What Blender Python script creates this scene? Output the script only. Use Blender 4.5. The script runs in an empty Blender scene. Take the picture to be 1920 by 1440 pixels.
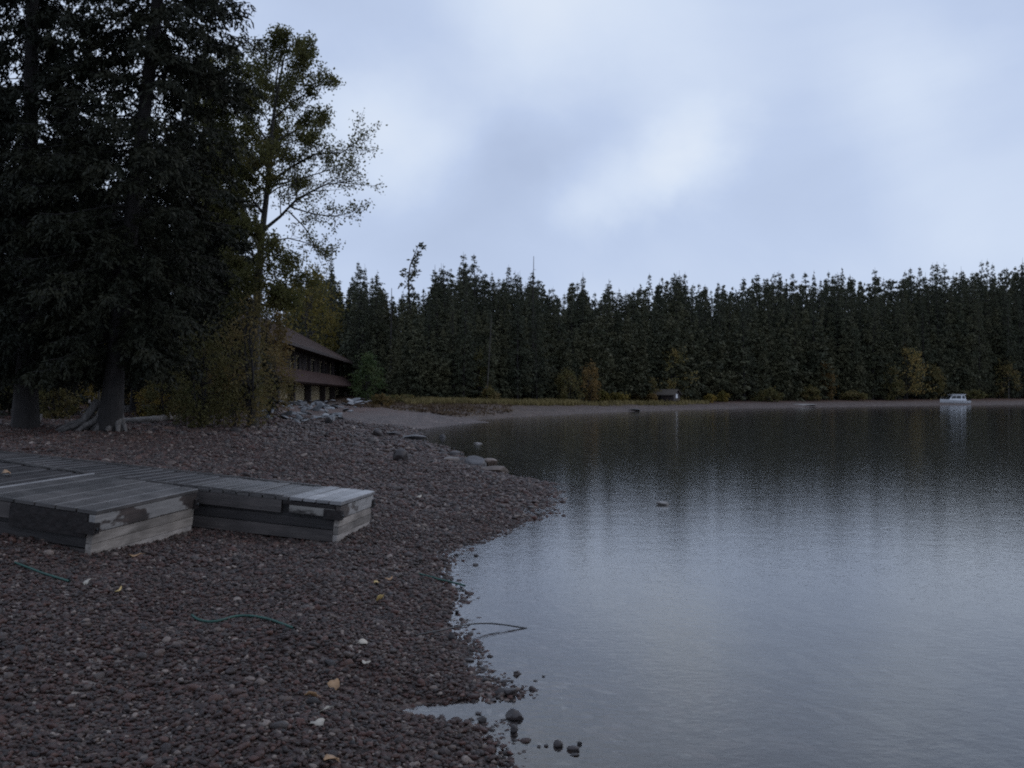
import bpy, math, random
import numpy as np
from mathutils import Vector, Matrix

# ------------------------------------------------------------------ camera, sky, light
scene = bpy.context.scene
R = math.radians
F_PX, CAM_H, PITCH = 1925.0, 1.7, math.atan(22 / 1925.0)
cam_d = bpy.data.cameras.new("camera"); cam = bpy.data.objects.new("camera", cam_d)
scene.collection.objects.link(cam)
cam.location = (0, 0, CAM_H); cam.rotation_euler = (math.pi / 2 + PITCH, 0, 0)
cam_d.sensor_width = 36; cam_d.lens = 36 * F_PX / 1920; cam_d.clip_end = 3000; cam_d.clip_start = .05
scene.camera = cam

SUN_EL, SUN_AZ = R(38), R(70)          # hidden by cloud, off to the lake side
world = bpy.data.worlds.new("World"); scene.world = world; world.use_nodes = True
wn, wl = world.node_tree.nodes, world.node_tree.links
wn.clear()
def WN(t, **k):
    n = wn.new(t)
    for a, b in k.items(): setattr(n, a, b)
    return n
CLOUDS = ((5, 21, 8, .09), (10, 13.0, 2.4, .15), (7.4, 11.8, 2.2, .14), (3.8, 11.0, 2.6, .15), (-6.5, 14.2, 4.0, .17), (1, 20, 4, .08), (16, 12, 4, -.05), (21, 16, 4, .07), (-1, 13, 3, -.06), (23, 13, 7, .06), (15.5, 17.5, 5, -.03),
          (-3, 9.5, 6, -.05), (25, 18, 5, -.08), (2, 16, 3.5, -.08), (4.5, 9, 4, -.05), (-22, 18, 9, .08), (-60, 22, 14, .08), (60, 20, 14, .07), (100, 30, 18, .08), (170, 30, 20, .08), (-120, 25, 18, .07))
wo = WN('ShaderNodeOutputWorld'); bg = WN('ShaderNodeBackground'); bg2 = WN('ShaderNodeBackground'); addw = WN('ShaderNodeAddShader')
sky = WN('ShaderNodeTexSky'); sky.sky_type = 'NISHITA'; sky.sun_disc = False
sky.sun_elevation = SUN_EL; sky.sun_rotation = SUN_AZ
bg2.inputs['Strength'].default_value = .006
wl.new(sky.outputs[0], bg2.inputs['Color'])
tc = WN('ShaderNodeTexCoord'); mp = WN('ShaderNodeMapping')
mp.inputs['Scale'].default_value = (1, 1, 1.9); mp.inputs['Location'].default_value = (.37, .16, .12)
wl.new(tc.outputs['Generated'], mp.inputs['Vector'])
n1 = WN('ShaderNodeTexNoise'); n1.inputs['Scale'].default_value = 2.6; n1.inputs['Detail'].default_value = 8
n1.inputs['Roughness'].default_value = .5; n1.inputs['Distortion'].default_value = .35
wl.new(mp.outputs[0], n1.inputs['Vector'])
cr = WN('ShaderNodeValToRGB'); e = cr.color_ramp.elements
e[0].position = .30; e[0].color = (.385, .465, .645, 1)
e[1].position = .76; e[1].color = (.78, .84, .92, 1)
m_ = e.new(.48); m_.color = (.495, .59, .79, 1)
m_ = e.new(.60); m_.color = (.62, .71, .87, 1)
# individual cloud banks: soft patches around fixed sky directions, their edges broken up by noise
n2 = WN('ShaderNodeTexNoise'); n2.inputs['Scale'].default_value = 5.5; n2.inputs['Detail'].default_value = 7; n2.inputs['Roughness'].default_value = .58
wl.new(tc.outputs['Generated'], n2.inputs['Vector'])
dis = WN('ShaderNodeVectorMath', operation='MULTIPLY_ADD'); dis.inputs[1].default_value = (.11, .11, .11)
wl.new(n2.outputs['Color'], dis.inputs[0]); wl.new(tc.outputs['Generated'], dis.inputs[2])
dof = WN('ShaderNodeVectorMath', operation='SUBTRACT'); dof.inputs[1].default_value = (.055, .055, .055); wl.new(dis.outputs[0], dof.inputs[0])
half = WN('ShaderNodeMath', operation='MULTIPLY_ADD'); half.inputs[1].default_value = .38; half.inputs[2].default_value = .305
wl.new(n1.outputs['Fac'], half.inputs[0]); acc = half.outputs[0]
for az, el, rad, amp in CLOUDS:
    dn = WN('ShaderNodeVectorMath', operation='DISTANCE'); dn.inputs[1].default_value = (math.sin(R(az))*math.cos(R(el)), math.cos(R(az))*math.cos(R(el)), math.sin(R(el)))
    wl.new(dof.outputs[0], dn.inputs[0])
    mrw = WN('ShaderNodeMapRange'); mrw.interpolation_type = 'SMOOTHSTEP'
    mrw.inputs['From Min'].default_value = R(rad)*1.6; mrw.inputs['From Max'].default_value = 0; mrw.inputs['To Max'].default_value = amp
    wl.new(dn.outputs['Value'], mrw.inputs['Value']); ad_ = WN('ShaderNodeMath', operation='ADD')
    wl.new(acc, ad_.inputs[0]); wl.new(mrw.outputs[0], ad_.inputs[1]); acc = ad_.outputs[0]
wl.new(acc, cr.inputs['Fac']); wl.new(cr.outputs['Color'], bg.inputs['Color'])
bg.inputs['Strength'].default_value = 1.0
wl.new(bg.outputs[0], addw.inputs[0]); wl.new(bg2.outputs[0], addw.inputs[1]); wl.new(addw.outputs[0], wo.inputs['Surface'])

sun_d = bpy.data.lights.new("sun", 'SUN'); sun_d.energy = .34; sun_d.angle = R(40); sun_d.color = (1, .86, .72)
sun = bpy.data.objects.new("sun", sun_d); scene.collection.objects.link(sun)
sd = Vector((math.sin(SUN_AZ) * math.cos(SUN_EL), math.cos(SUN_AZ) * math.cos(SUN_EL), math.sin(SUN_EL)))
sun.rotation_euler = (-sd).to_track_quat('-Z', 'Y').to_euler()

vs = scene.view_settings
vs.view_transform = 'Standard'; vs.look = 'None'; vs.exposure = 0; vs.gamma = 1; vs.use_curve_mapping = False
DENOISE = False
scene.render.engine = 'CYCLES'
cy = scene.cycles
cy.use_denoising = DENOISE; cy.max_bounces = 6; cy.diffuse_bounces = 2; cy.glossy_bounces = 3; cy.transparent_max_bounces = 8
cy.filter_width = 2.0; cy.sample_clamp_indirect = 3
COL = scene.collection

# ------------------------------------------------------------------ helpers
rng = np.random.default_rng(11)
def mesh_np(name, v, faces, mats, mi=None, smooth=False):
    """faces: list of arrays (M,3) or (M,4)."""
    me = bpy.data.meshes.new(name)
    v = np.asarray(v, np.float32)
    me.vertices.add(len(v)); me.vertices.foreach_set('co', v.ravel())
    idx = np.concatenate([np.asarray(f, np.int32).ravel() for f in faces])
    cnt = np.concatenate([np.full(len(f), np.asarray(f).shape[1], np.int32) for f in faces])
    me.loops.add(len(idx)); me.loops.foreach_set('vertex_index', idx)
    me.polygons.add(len(cnt)); me.polygons.foreach_set('loop_start', np.concatenate([[0], np.cumsum(cnt)[:-1]]).astype(np.int32))
    if mi is not None: me.polygons.foreach_set('material_index', np.asarray(mi, np.int32))
    me.polygons.foreach_set('use_smooth', np.full(len(cnt), bool(smooth)))
    for m in (mats if isinstance(mats, (list, tuple)) else [mats]): me.materials.append(m)
    me.update(calc_edges=True); me.validate()
    return me
class MB:
    """collects shapes for ONE mesh"""
    def __init__(s): s.v = []; s.q = []; s.t = []; s.n = 0
    def add(s, v, q=None, t=None):
        v = np.asarray(v, float)
        if q is not None and len(q): s.q.append(np.asarray(q) + s.n)
        if t is not None and len(t): s.t.append(np.asarray(t) + s.n)
        s.v.append(v); s.n += len(v); return s
    def box(s, lo, hi, jit=0):
        x0, y0, z0 = lo; x1, y1, z1 = hi
        v = np.array([(x0,y0,z0),(x1,y0,z0),(x1,y1,z0),(x0,y1,z0),(x0,y0,z1),(x1,y0,z1),(x1,y1,z1),(x0,y1,z1)], float)
        if jit: v += rng.normal(size=v.shape) * jit
        return s.add(v, [(0,3,2,1),(4,5,6,7),(0,1,5,4),(1,2,6,5),(2,3,7,6),(3,0,4,7)])
    def tube(s, P, r, k=6):
        P = np.asarray(P, float); r = np.broadcast_to(np.asarray(r, float), (len(P),))
        T = np.gradient(P, axis=0); T /= np.linalg.norm(T, axis=1)[:, None] + 1e-9
        ref = np.array([0, 0, 1.]) if abs(T[0][2]) < .8 else np.array([1., 0, 0])
        A = np.cross(T, ref); A /= np.linalg.norm(A, axis=1)[:, None] + 1e-9
        B = np.cross(T, A); a = np.arange(k) * 2 * math.pi / k
        V = P[:, None] + r[:, None, None] * (np.cos(a)[None, :, None] * A[:, None] + np.sin(a)[None, :, None] * B[:, None])
        q = []
        for i in range(len(P) - 1):
            for j in range(k): q.append((i*k+j, i*k+(j+1) % k, (i+1)*k+(j+1) % k, (i+1)*k+j))
        return s.add(V.reshape(-1, 3), q)
    def kites(s, c, d, w, l, wd):
        """leaf-shaped quads: base c, direction d, width dir w"""
        l = np.asarray(l)[:, None]; wd = np.asarray(wd)[:, None]
        v = np.stack([c, c + d*l*.45 + w*wd*.5, c + d*l, c + d*l*.45 - w*wd*.5], 1)
        n = len(c); return s.add(v.reshape(-1, 3), np.arange(4*n).reshape(n, 4))
    def mesh(s, name, mat, smooth=False):
        f = []
        if s.q: f.append(np.concatenate(s.q))
        if s.t: f.append(np.concatenate(s.t))
        return mesh_np(name, np.concatenate(s.v), f, mat, None, smooth)
    def build(s, name, mat, parent=None, smooth=False): return link(name, s.mesh(name, mat, smooth), parent)
def link(name, me, parent=None):
    o = bpy.data.objects.new(name, me); COL.objects.link(o)
    if parent is not None: o.parent = parent
    return o
def tag(o, label=None, cat=None, group=None, kind=None):
    for k, x in (('label', label), ('category', cat), ('group', group), ('kind', kind)):
        if x: o[k] = x
    return o
def empty(name, loc=(0, 0, 0), rz=0, sc=1):
    o = bpy.data.objects.new(name, None); COL.objects.link(o)
    o.location = loc; o.rotation_euler = (0, 0, rz); o.scale = (sc,)*3 if np.isscalar(sc) else sc
    o.empty_display_size = .1
    return o
def unit(a): return a / (np.linalg.norm(a, axis=-1, keepdims=True) + 1e-9)

# ------------------------------------------------------------------ materials
def material(name):
    m = bpy.data.materials.new(name); m.use_nodes = True
    nt = m.node_tree; nt.nodes.clear()
    out = nt.nodes.new('ShaderNodeOutputMaterial'); p = nt.nodes.new('ShaderNodeBsdfPrincipled')
    nt.links.new(p.outputs[0], out.inputs['Surface'])
    def N(t, **k):
        n = nt.nodes.new(t)
        for a, b in k.items():
            if a in n.inputs: n.inputs[a].default_value = b
            else: setattr(n, a, b)
        return n
    return m, nt, p, N, nt.links.new
def ramp(N, stops, interp='LINEAR'):
    r = N('ShaderNodeValToRGB'); r.color_ramp.interpolation = interp; el = r.color_ramp.elements
    el[0].position, el[0].color = stops[0][0], (*stops[0][1], 1)
    el[1].position, el[1].color = stops[-1][0], (*stops[-1][1], 1)
    for p_, c_ in stops[1:-1]:
        x = el.new(p_); x.color = (*c_, 1)
    return r
def foliage_mat(name, cols, scale=1.3, rough=.7, trans=0):
    m, nt, p, N, L = material(name)
    t = N('ShaderNodeTexCoord'); n = N('ShaderNodeTexNoise', Scale=scale, Detail=3.0)
    oi = N('ShaderNodeObjectInfo'); ad = N('ShaderNodeMath', operation='MULTIPLY_ADD')
    ad.inputs[1].default_value = .25; L(oi.outputs['Random'], ad.inputs[0]); L(n.outputs['Fac'], ad.inputs[2])
    L(t.outputs['Object'], n.inputs['Vector'])
    k = len(cols); r = ramp(N, [(.36 + .5*i/(k-1), c) for i, c in enumerate(cols)])
    L(ad.outputs[0], r.inputs['Fac']); L(r.outputs[0], p.inputs['Base Color'])
    p.inputs['Roughness'].default_value = rough; p.inputs['Specular IOR Level'].default_value = .25
    if trans:
        tb = N('ShaderNodeBsdfTranslucent'); L(r.outputs[0], tb.inputs['Color']); mxs = N('ShaderNodeMixShader'); mxs.inputs['Fac'].default_value = trans
        o_ = [x for x in nt.nodes if x.type == 'OUTPUT_MATERIAL'][0]
        L(p.outputs[0], mxs.inputs[1]); L(tb.outputs[0], mxs.inputs[2]); L(mxs.outputs[0], o_.inputs['Surface'])
    return m
def wood_mat(name, c0, c1, rough=.6, gscale=(2, 30, 30), bump=.25, stain=None):
    m, nt, p, N, L = material(name)
    t = N('ShaderNodeTexCoord'); mp = N('ShaderNodeMapping'); mp.inputs['Scale'].default_value = gscale
    n = N('ShaderNodeTexNoise', Scale=1.0, Detail=5.0, Roughness=.65); n2 = N('ShaderNodeTexNoise', Scale=3.0, Detail=3.0)
    oi = N('ShaderNodeObjectInfo'); loc = N('ShaderNodeVectorMath', operation='ADD'); sc = N('ShaderNodeVectorMath', operation='SCALE')
    L(t.outputs['Object'], mp.inputs['Vector']); L(oi.outputs['Random'], sc.inputs['Scale']); sc.inputs[0].default_value = (37, 19, 53)
    L(mp.outputs[0], loc.inputs[0]); L(sc.outputs[0], loc.inputs[1]); L(loc.outputs[0], n.inputs['Vector']); L(t.outputs['Object'], n2.inputs['Vector'])
    r = ramp(N, [(.3, c0), (.72, c1)]); L(n.outputs['Fac'], r.inputs['Fac'])
    mx = N('ShaderNodeMix', data_type='RGBA', blend_type='MULTIPLY'); mx.inputs['Factor'].default_value = .8
    r2 = ramp(N, [(.35, (.55, .55, .55)), (.65, (1.1, 1.1, 1.1))]); L(n2.outputs['Fac'], r2.inputs['Fac'])
    L(r.outputs[0], mx.inputs['A']); L(r2.outputs[0], mx.inputs['B'])
    # each board its own tone
    hv = N('ShaderNodeHueSaturation'); mr = N('ShaderNodeMapRange'); mr.inputs['To Min'].default_value = .72; mr.inputs['To Max'].default_value = 1.25
    L(oi.outputs['Random'], mr.inputs['Value']); L(mr.outputs[0], hv.inputs['Value']); L(mx.outputs['Result'], hv.inputs['Color'])
    col = hv.outputs[0]
    if stain:
        mp3 = N('ShaderNodeMapping'); mp3.inputs['Scale'].default_value = (2, 2.2, 7); mp3.inputs['Location'].default_value = stain[3]
        n3 = N('ShaderNodeTexNoise', Scale=.62, Detail=6.0, Roughness=.55)
        L(t.outputs['Object'], mp3.inputs['Vector']); L(mp3.outputs[0], n3.inputs['Vector'])
        r3 = ramp(N, [(stain[0], (0, 0, 0)), (stain[0] + .035, (1, 1, 1))]); L(n3.outputs['Fac'], r3.inputs['Fac'])
        r4 = ramp(N, [(.3, stain[1]), (.7, stain[2])]); L(n.outputs['Fac'], r4.inputs['Fac'])
        m3 = N('ShaderNodeMix', data_type='RGBA'); L(r3.outputs[0], m3.inputs['Factor']); L(col, m3.inputs['A']); L(r4.outputs[0], m3.inputs['B'])
        col = m3.outputs['Result']
    L(col, p.inputs['Base Color'])
    b = N('ShaderNodeBump', Strength=bump, Distance=.01); L(n.outputs['Fac'], b.inputs['Height']); L(b.outputs[0], p.inputs['Normal'])
    p.inputs['Roughness'].default_value = rough
    return m
def plain(name, c, rough=.6, metal=0, var=.25, scale=8.0, bump=0, spec=.5):
    m, nt, p, N, L = material(name)
    t = N('ShaderNodeTexCoord'); n = N('ShaderNodeTexNoise', Scale=scale, Detail=4.0)
    L(t.outputs['Object'], n.inputs['Vector'])
    r = ramp(N, [(.3, tuple(x*(1-var) for x in c)), (.7, tuple(x*(1+var) for x in c))]); L(n.outputs['Fac'], r.inputs['Fac'])
    L(r.outputs[0], p.inputs['Base Color']); p.inputs['Roughness'].default_value = rough; p.inputs['Metallic'].default_value = metal
    p.inputs['Specular IOR Level'].default_value = spec
    if bump:
        b = N('ShaderNodeBump', Strength=bump, Distance=.03); L(n.outputs['Fac'], b.inputs['Height']); L(b.outputs[0], p.inputs['Normal'])
    return m

def rock_mat(name, stops, rough=.42, spec=.5):
    m, nt, p, N, L = material(name)
    oi = N('ShaderNodeObjectInfo'); r = ramp(N, stops); L(oi.outputs['Random'], r.inputs['Fac'])
    t = N('ShaderNodeTexCoord'); n = N('ShaderNodeTexNoise', Scale=4.0, Detail=5.0); L(t.outputs['Object'], n.inputs['Vector'])
    mx = N('ShaderNodeMix', data_type='RGBA', blend_type='MULTIPLY'); mx.inputs['Factor'].default_value = 1
    r2 = ramp(N, [(.3, (.6, .6, .6)), (.7, (1.3, 1.3, 1.3))]); L(n.outputs['Fac'], r2.inputs['Fac'])
    L(r.outputs[0], mx.inputs['A']); L(r2.outputs[0], mx.inputs['B']); L(mx.outputs['Result'], p.inputs['Base Color'])
    b = N('ShaderNodeBump', Strength=.35, Distance=.1); L(n.outputs['Fac'], b.inputs['Height']); L(b.outputs[0], p.inputs['Normal'])
    p.inputs['Roughness'].default_value = rough; p.inputs['Specular IOR Level'].default_value = spec
    return m

M = {}
M['pebble'] = rock_mat('wet_pebble', [(0, (.008, .0045, .004)), (.14, (.048, .019, .013)), (.26, (.018, .010, .008)), (.4, (.072, .027, .018)), (.52, (.025, .0165, .0145)),
                                      (.64, (.088, .041, .028)), (.74, (.020, .013, .011)), (.84, (.056, .041, .034)), (.95, (.105, .072, .057)), (1, (.24, .19, .16))], .42, .4)
M['rock'] = rock_mat('shore_rock', [(0, (.05, .045, .045)), (.4, (.10, .09, .088)), (.7, (.075, .07, .072)), (1, (.16, .15, .145))], .5)
M['rock_dark'] = rock_mat('dark_wet_rock', [(0, (.018, .013, .012)), (1, (.042, .032, .030))], .5)
M['rock_pale'] = rock_mat('pale_rock', [(0, (.18, .165, .155)), (1, (.24, .22, .205))], .5)
M['rock_tan'] = rock_mat('tan_rock', [(0, (.09, .068, .055)), (1, (.13, .095, .075))], .5)
M['slab'] = rock_mat('slab_rock', [(0, (.025, .027, .03)), (.4, (.065, .066, .07)), (.75, (.11, .115, .12)), (1, (.22, .225, .235))], .35)
M['spruce'] = foliage_mat('spruce_needles', [(.007, .009, .004), (.012, .014, .0065), (.020, .0205, .009)], 1.1)
M['fir_far'] = foliage_mat('hazed_conifer_needles', [(.026, .031, .018), (.042, .047, .026), (.068, .066, .033)], .35)  # needle colour lifted to stand in for haze over the far forest
M['cotton'] = foliage_mat('cottonwood_leaves', [(.075, .08, .026), (.12, .115, .04), (.20, .15, .05)], .8, trans=.5)
M['bush_olive'] = foliage_mat('olive_shrub_leaves', [(.065, .066, .024), (.11, .098, .036), (.18, .125, .05)], 1.1, trans=.4)
M['bush_green'] = foliage_mat('green_shrub_leaves', [(.03, .055, .02), (.05, .08, .03), (.075, .095, .035)], 1.1, trans=.4)
M['yellow'] = foliage_mat('autumn_yellow_leaves', [(.08, .075, .02), (.18, .14, .035), (.30, .20, .05)], .9, trans=.4)
M['orange'] = foliage_mat('autumn_orange_leaves', [(.075, .058, .022), (.15, .10, .037), (.23, .14, .05)], .9, trans=.4)
M['bark'] = wood_mat('conifer_bark', (.010, .008, .007), (.032, .026, .023), .85, (14, 14, 2.5), .8)
M['bark_grey'] = wood_mat('weathered_bark', (.05, .045, .041), (.16, .145, .135), .8, (12, 12, 2.2), .8)
M['bark_pale'] = wood_mat('cottonwood_bark', (.028, .025, .021), (.075, .066, .056), .8, (10, 10, 3), .5)
M['deck_new'] = wood_mat('deck_plank_grey', (.045, .040, .037), (.11, .10, .094), .42, (3, 3, 30), .2)
M['deck_pale'] = wood_mat('deck_plank_pale', (.16, .155, .155), (.29, .28, .275), .36, (3, 3, 30), .2)
M['deck_old'] = wood_mat('deck_plank_dark', (.018, .014, .013), (.05, .042, .04), .42, (3, 3, 30), .3)
M['timber_dark'] = wood_mat('wet_shade_toned_timber', (.012, .010, .010), (.034, .028, .026), .55, (2.5, 25, 25), .35)  # dark wet wood, with the dimness of the dock sides painted in
M['timber_mid'] = wood_mat('wet_brown_shade_timber', (.03, .025, .023), (.075, .062, .056), .55, (2.5, 25, 25), .35)  # wet brown wood, deepened to mimic weaker light on the dock sides
M['timber_grey'] = wood_mat('weathered_grey_timber', (.14, .12, .10), (.34, .30, .265), .6, (25, 2.5, 28), .4)
M['timber_pale'] = wood_mat('worn_pale_timber', (.30, .265, .235), (.52, .47, .43), .6, (25, 2.5, 28), .3)
M['fascia_A'] = wood_mat('peeled_end_board', (.025, .02, .018), (.07, .05, .042), .55, (25, 2.5, 28), .4, stain=(.43, (.16, .152, .145), (.27, .255, .24), (.3, .12, 1.9)))
M['fascia_B'] = wood_mat('peeled_end_board_b', (.03, .025, .022), (.08, .06, .05), .55, (25, 2.5, 28), .4, stain=(.42, (.22, .21, .20), (.34, .325, .31), (.1, .5, .3)))
M['side_peeled'] = wood_mat('peeled_side_board', (.025, .02, .018), (.06, .048, .04), .55, (2.5, 25, 25), .4, stain=(.38, (.15, .14, .125), (.25, .23, .205), (.7, .0, .5)))
M['iron'] = plain('rusty_black_iron', (.016, .012, .011), .6, .3, .4, 20, .3)
M['bolt'] = plain('bolt_metal', (.12, .12, .12), .4, .8)
M['rope'] = plain('green_rope', (.012, .062, .046), .6)
M['cable'] = plain('black_cable', (.006, .006, .007), .4)
M['roof'] = plain('brown_red_shingle', (.052, .035, .030), .95, 0, .3, 2.2, .6, .15)
M['skirt'] = plain('brown_red_skirt', (.050, .031, .028), .95, 0, .3, 2.5, .6, .15)
M['lodge_dark'] = plain('dark_brown_siding', (.028, .018, .016), .7)
M['lodge_panel'] = plain('tan_boarding', (.36, .30, .19), .7, 0, .15, 6)
M['glass'] = plain('window_glass', (.01, .012, .014), .06)
M['white'] = plain('white_paint', (.55, .56, .58), .35, 0, .06)
M['shed_wall'] = plain('dark_shed_boards', (.03, .022, .022), .7)
M['shed_roof'] = plain('shed_roof_felt', (.07, .058, .048), .9)
M['sign_white'] = plain('white_board', (.7, .72, .76), .5, 0, .04)
M['deadwood'] = wood_mat('bleached_wood', (.10, .09, .08), (.24, .22, .205), .7, (3, 22, 22), .5)
M['leaf_y'] = plain('fallen_leaf_yellow', (.50, .35, .13), .5)
M['leaf_t'] = plain('fallen_leaf_tan', (.34, .20, .10), .5)
M['leaf_p'] = plain('fallen_leaf_pale', (.40, .355, .29), .5)
M['scrub'] = foliage_mat('rusty_scrub', [(.03, .02, .012), (.07, .042, .025), (.11, .075, .035)], .6)
M['shore_tree'] = foliage_mat('shore_autumn_leaves', [(.11, .11, .04), (.19, .16, .058), (.29, .20, .07)], .7, trans=.4)
M['grass'] = foliage_mat('dry_grass', [(.075, .065, .024), (.14, .11, .042), (.20, .155, .06)], .5)

# ------------------------------------------------------------------ terrain
def WP(px, py):                       # a waterline point (z = 0) from the photograph
    D = CAM_H * F_PX / (py - 742.0); return ((px - 960) / F_PX * D, D)
shore = [(9, -80), (4, -22), (2.6, -6), (1.7, -1), (1.05, 1.6), (.55, 3.4)] + [WP(*p) for p in (
    (972, 1442), (955, 1405), (892, 1362), (805, 1340), (770, 1328), (815, 1322), (870, 1314), (905, 1292), (880, 1262), (862, 1232), (836, 1205), (826, 1180),
    (846, 1150), (858, 1120), (848, 1095), (852, 1072), (862, 1050), (890, 1028), (930, 1008), (1000, 988), (1062, 968), (1070, 945), (1036, 920),
    (985, 905), (940, 893), (905, 880), (880, 866), (852, 854), (836, 838), (790, 829), (758, 821), (764, 812), (788, 804), (838, 797), (905, 790.5),
    (915, 788.5), (905, 786.8), (935, 784), (1000, 780), (1060, 777), (1110, 774.5), (1200, 770.5), (1300, 767.2), (1400, 765), (1500, 763.2),
    (1620, 761.3), (1750, 759.6), (1920, 758.2))] + [(170, 246), (300, 300), (520, 360)]
lake = np.array(shore + [(700, 360), (700, -80)])
SEG = np.array(shore)
def sdist(x, y):                      # >0 inland
    x = np.asarray(x, float).ravel(); y = np.asarray(y, float).ravel()
    out = np.empty(len(x))
    for s in range(0, len(x), 20000):
        P = np.stack([x[s:s+20000], y[s:s+20000]], 1)[:, None]
        a = SEG[:-1][None]; b = SEG[1:][None]; ab = b - a
        t = np.clip(((P - a) * ab).sum(-1) / (ab**2).sum(-1), 0, 1)
        d = np.sqrt((((a + t[..., None]*ab) - P)**2).sum(-1)).min(1)
        A = lake[None]; B = np.roll(lake, -1, 0)[None]
        c = ((A[..., 1] > P[..., 1]) != (B[..., 1] > P[..., 1])) & (P[..., 0] < (B[..., 0]-A[..., 0])*(P[..., 1]-A[..., 1])/(B[..., 1]-A[..., 1]+1e-12)+A[..., 0])
        ins = c.sum(1) % 2 == 1
        out[s:s+20000] = np.where(ins, -d, d)
    return out
_k = np.random.default_rng(5)
_W = [(_k.normal(size=2)*f, _k.uniform(0, 6.28), a) for f, a in ((.25, .05), (.5, .04), (1.1, .028), (1.3, .028), (2.3, .014), (2.6, .014), (5, .008), (6, .007), (9, .005))]
def hgt(x, y):
    shp = np.shape(x); x = np.asarray(x, float).ravel(); y = np.asarray(y, float).ravel()
    d = sdist(x, y)
    h = np.where(d > 0, 1.3*(1-np.exp(-d/11)) - .02*np.exp(-d/.35)*np.clip(d/.35, 0, 1), np.maximum(np.where(d > -.18, .09*d, -.0162+.16*(d+.18)), -4))
    nz = sum(a*np.sin(x*w[0]+y*w[1]+p) for w, p, a in _W)
    h += nz * np.clip(np.abs(d)/1.2 + .25, 0, 1)
    far = np.clip((y - 90) / 40, 0, 1) * np.clip(d - 22, 0, None) * .075
    h += far - .014*np.exp(-(d/.6)**2)
    h += .42*np.exp(-(((x+12.5)/6)**2 + ((y-60)/11)**2))         # rip-rap bank
    tt = np.clip((x + .47)/.62, 0, 1); dd = (x - (-.47+.62*tt))**2 + (y - 5.57)**2        # small inlet in the near beach
    h -= .05*np.exp(-dd/.10**2)
    return h.reshape(shp)
def ray(px, py):
    xc, zc = (px-960)/F_PX, (720-py)/F_PX
    c, s = math.cos(PITCH), math.sin(PITCH)
    return np.array([xc, c - s*zc, s + c*zc])
def G(px, py, dmax=320):              # where the ray through a pixel meets the ground (or water)
    d = ray(px, py); t = np.geomspace(2, dmax, 4000)
    P = np.array([0, 0, CAM_H]) + d*t[:, None]
    h = np.maximum(hgt(P[:, 0], P[:, 1]), 0)
    i = np.argmax(P[:, 2] <= h)
    if P[i, 2] > h[i]: i = len(t)-1
    return np.array([P[i, 0], P[i, 1], h[i]])
def AT(px, D):                        # ground point below a pixel column at depth D
    x = (px-960)/F_PX*D; return np.array([x, D, float(hgt(np.array([x]), np.array([D]))[0])])
def ZPX(py, D): return CAM_H + (742-py)/F_PX*D

xs = np.concatenate([-np.geomspace(340, 16, 50), np.arange(-15, 5, .16), np.geomspace(5.1, 520, 70)])
ys = np.concatenate([-np.geomspace(80, 1.2, 14), np.arange(-1, 30, .16), np.geomspace(30.3, 520, 150)])
X, Y = np.meshgrid(xs, ys); Z = hgt(X, Y)
nx, ny = len(xs), len(ys)
i = (np.arange(ny-1)[:, None]*nx + np.arange(nx-1)[None]).ravel()
gq = np.stack([i, i+1, i+nx+1, i+nx], 1)
m, nt, p, N, L = material('shore_ground')
geo = N('ShaderNodeNewGeometry'); sep = N('ShaderNodeSeparateXYZ'); L(geo.outputs['Position'], sep.inputs[0])
vo = N('ShaderNodeTexVoronoi', Scale=17.0); L(geo.outputs['Position'], vo.inputs['Vector'])
vo2 = N('ShaderNodeTexVoronoi', Scale=5.5); L(geo.outputs['Position'], vo2.inputs['Vector'])
sepc = N('ShaderNodeSeparateColor'); L(vo.outputs['Color'], sepc.inputs[0])
gr = ramp(N, [(0, (.025, .016, .014)), (.3, (.065, .043, .037)), (.55, (.09, .057, .048)), (.75, (.07, .058, .054)), (.92, (.13, .105, .093)), (1, (.24, .21, .185))])
L(sepc.outputs[0], gr.inputs['Fac'])
nz = N('ShaderNodeTexNoise', Scale=.5, Detail=6.0, Roughness=.6); L(geo.outputs['Position'], nz.inputs['Vector'])
nz2 = N('ShaderNodeTexNoise', Scale=22.0, Detail=3.0); L(geo.outputs['Position'], nz2.inputs['Vector'])
lit = ramp(N, [(.3, (.03, .016, .011)), (.55, (.075, .038, .026)), (.75, (.12, .062, .04))]); L(nz2.outputs['Fac'], lit.inputs['Fac'])
# needle litter away from the water, under the trees: height above the lake plus noise
ma = N('ShaderNodeMath', operation='MULTIPLY_ADD'); ma.inputs[1].default_value = .55; L(nz.outputs['Fac'], ma.inputs[0]); L(sep.outputs['Z'], ma.inputs[2])
mr = N('ShaderNodeMapRange'); mr.inputs['From Min'].default_value = .76; mr.inputs['From Max'].default_value = 1.1; L(ma.outputs[0], mr.inputs['Value'])
mx = N('ShaderNodeMix', data_type='RGBA'); L(mr.outputs[0], mx.inputs['Factor']); L(gr.outputs[0], mx.inputs['A']); L(lit.outputs[0], mx.inputs['B'])
sc_y = N('ShaderNodeMapRange'); sc_y.inputs['From Min'].default_value = 68; sc_y.inputs['From Max'].default_value = 76; L(sep.outputs['Y'], sc_y.inputs['Value'])
sc_x = N('ShaderNodeMapRange'); sc_x.inputs['From Min'].default_value = 12; sc_x.inputs['From Max'].default_value = -2; L(sep.outputs['X'], sc_x.inputs['Value'])
sc_m = N('ShaderNodeMath', operation='MULTIPLY'); L(sc_y.outputs[0], sc_m.inputs[0]); L(sc_x.outputs[0], sc_m.inputs[1])
mxs_ = N('ShaderNodeMix', data_type='RGBA'); L(sc_m.outputs[0], mxs_.inputs['Factor']); L(mx.outputs['Result'], mxs_.inputs['A'])
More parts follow.
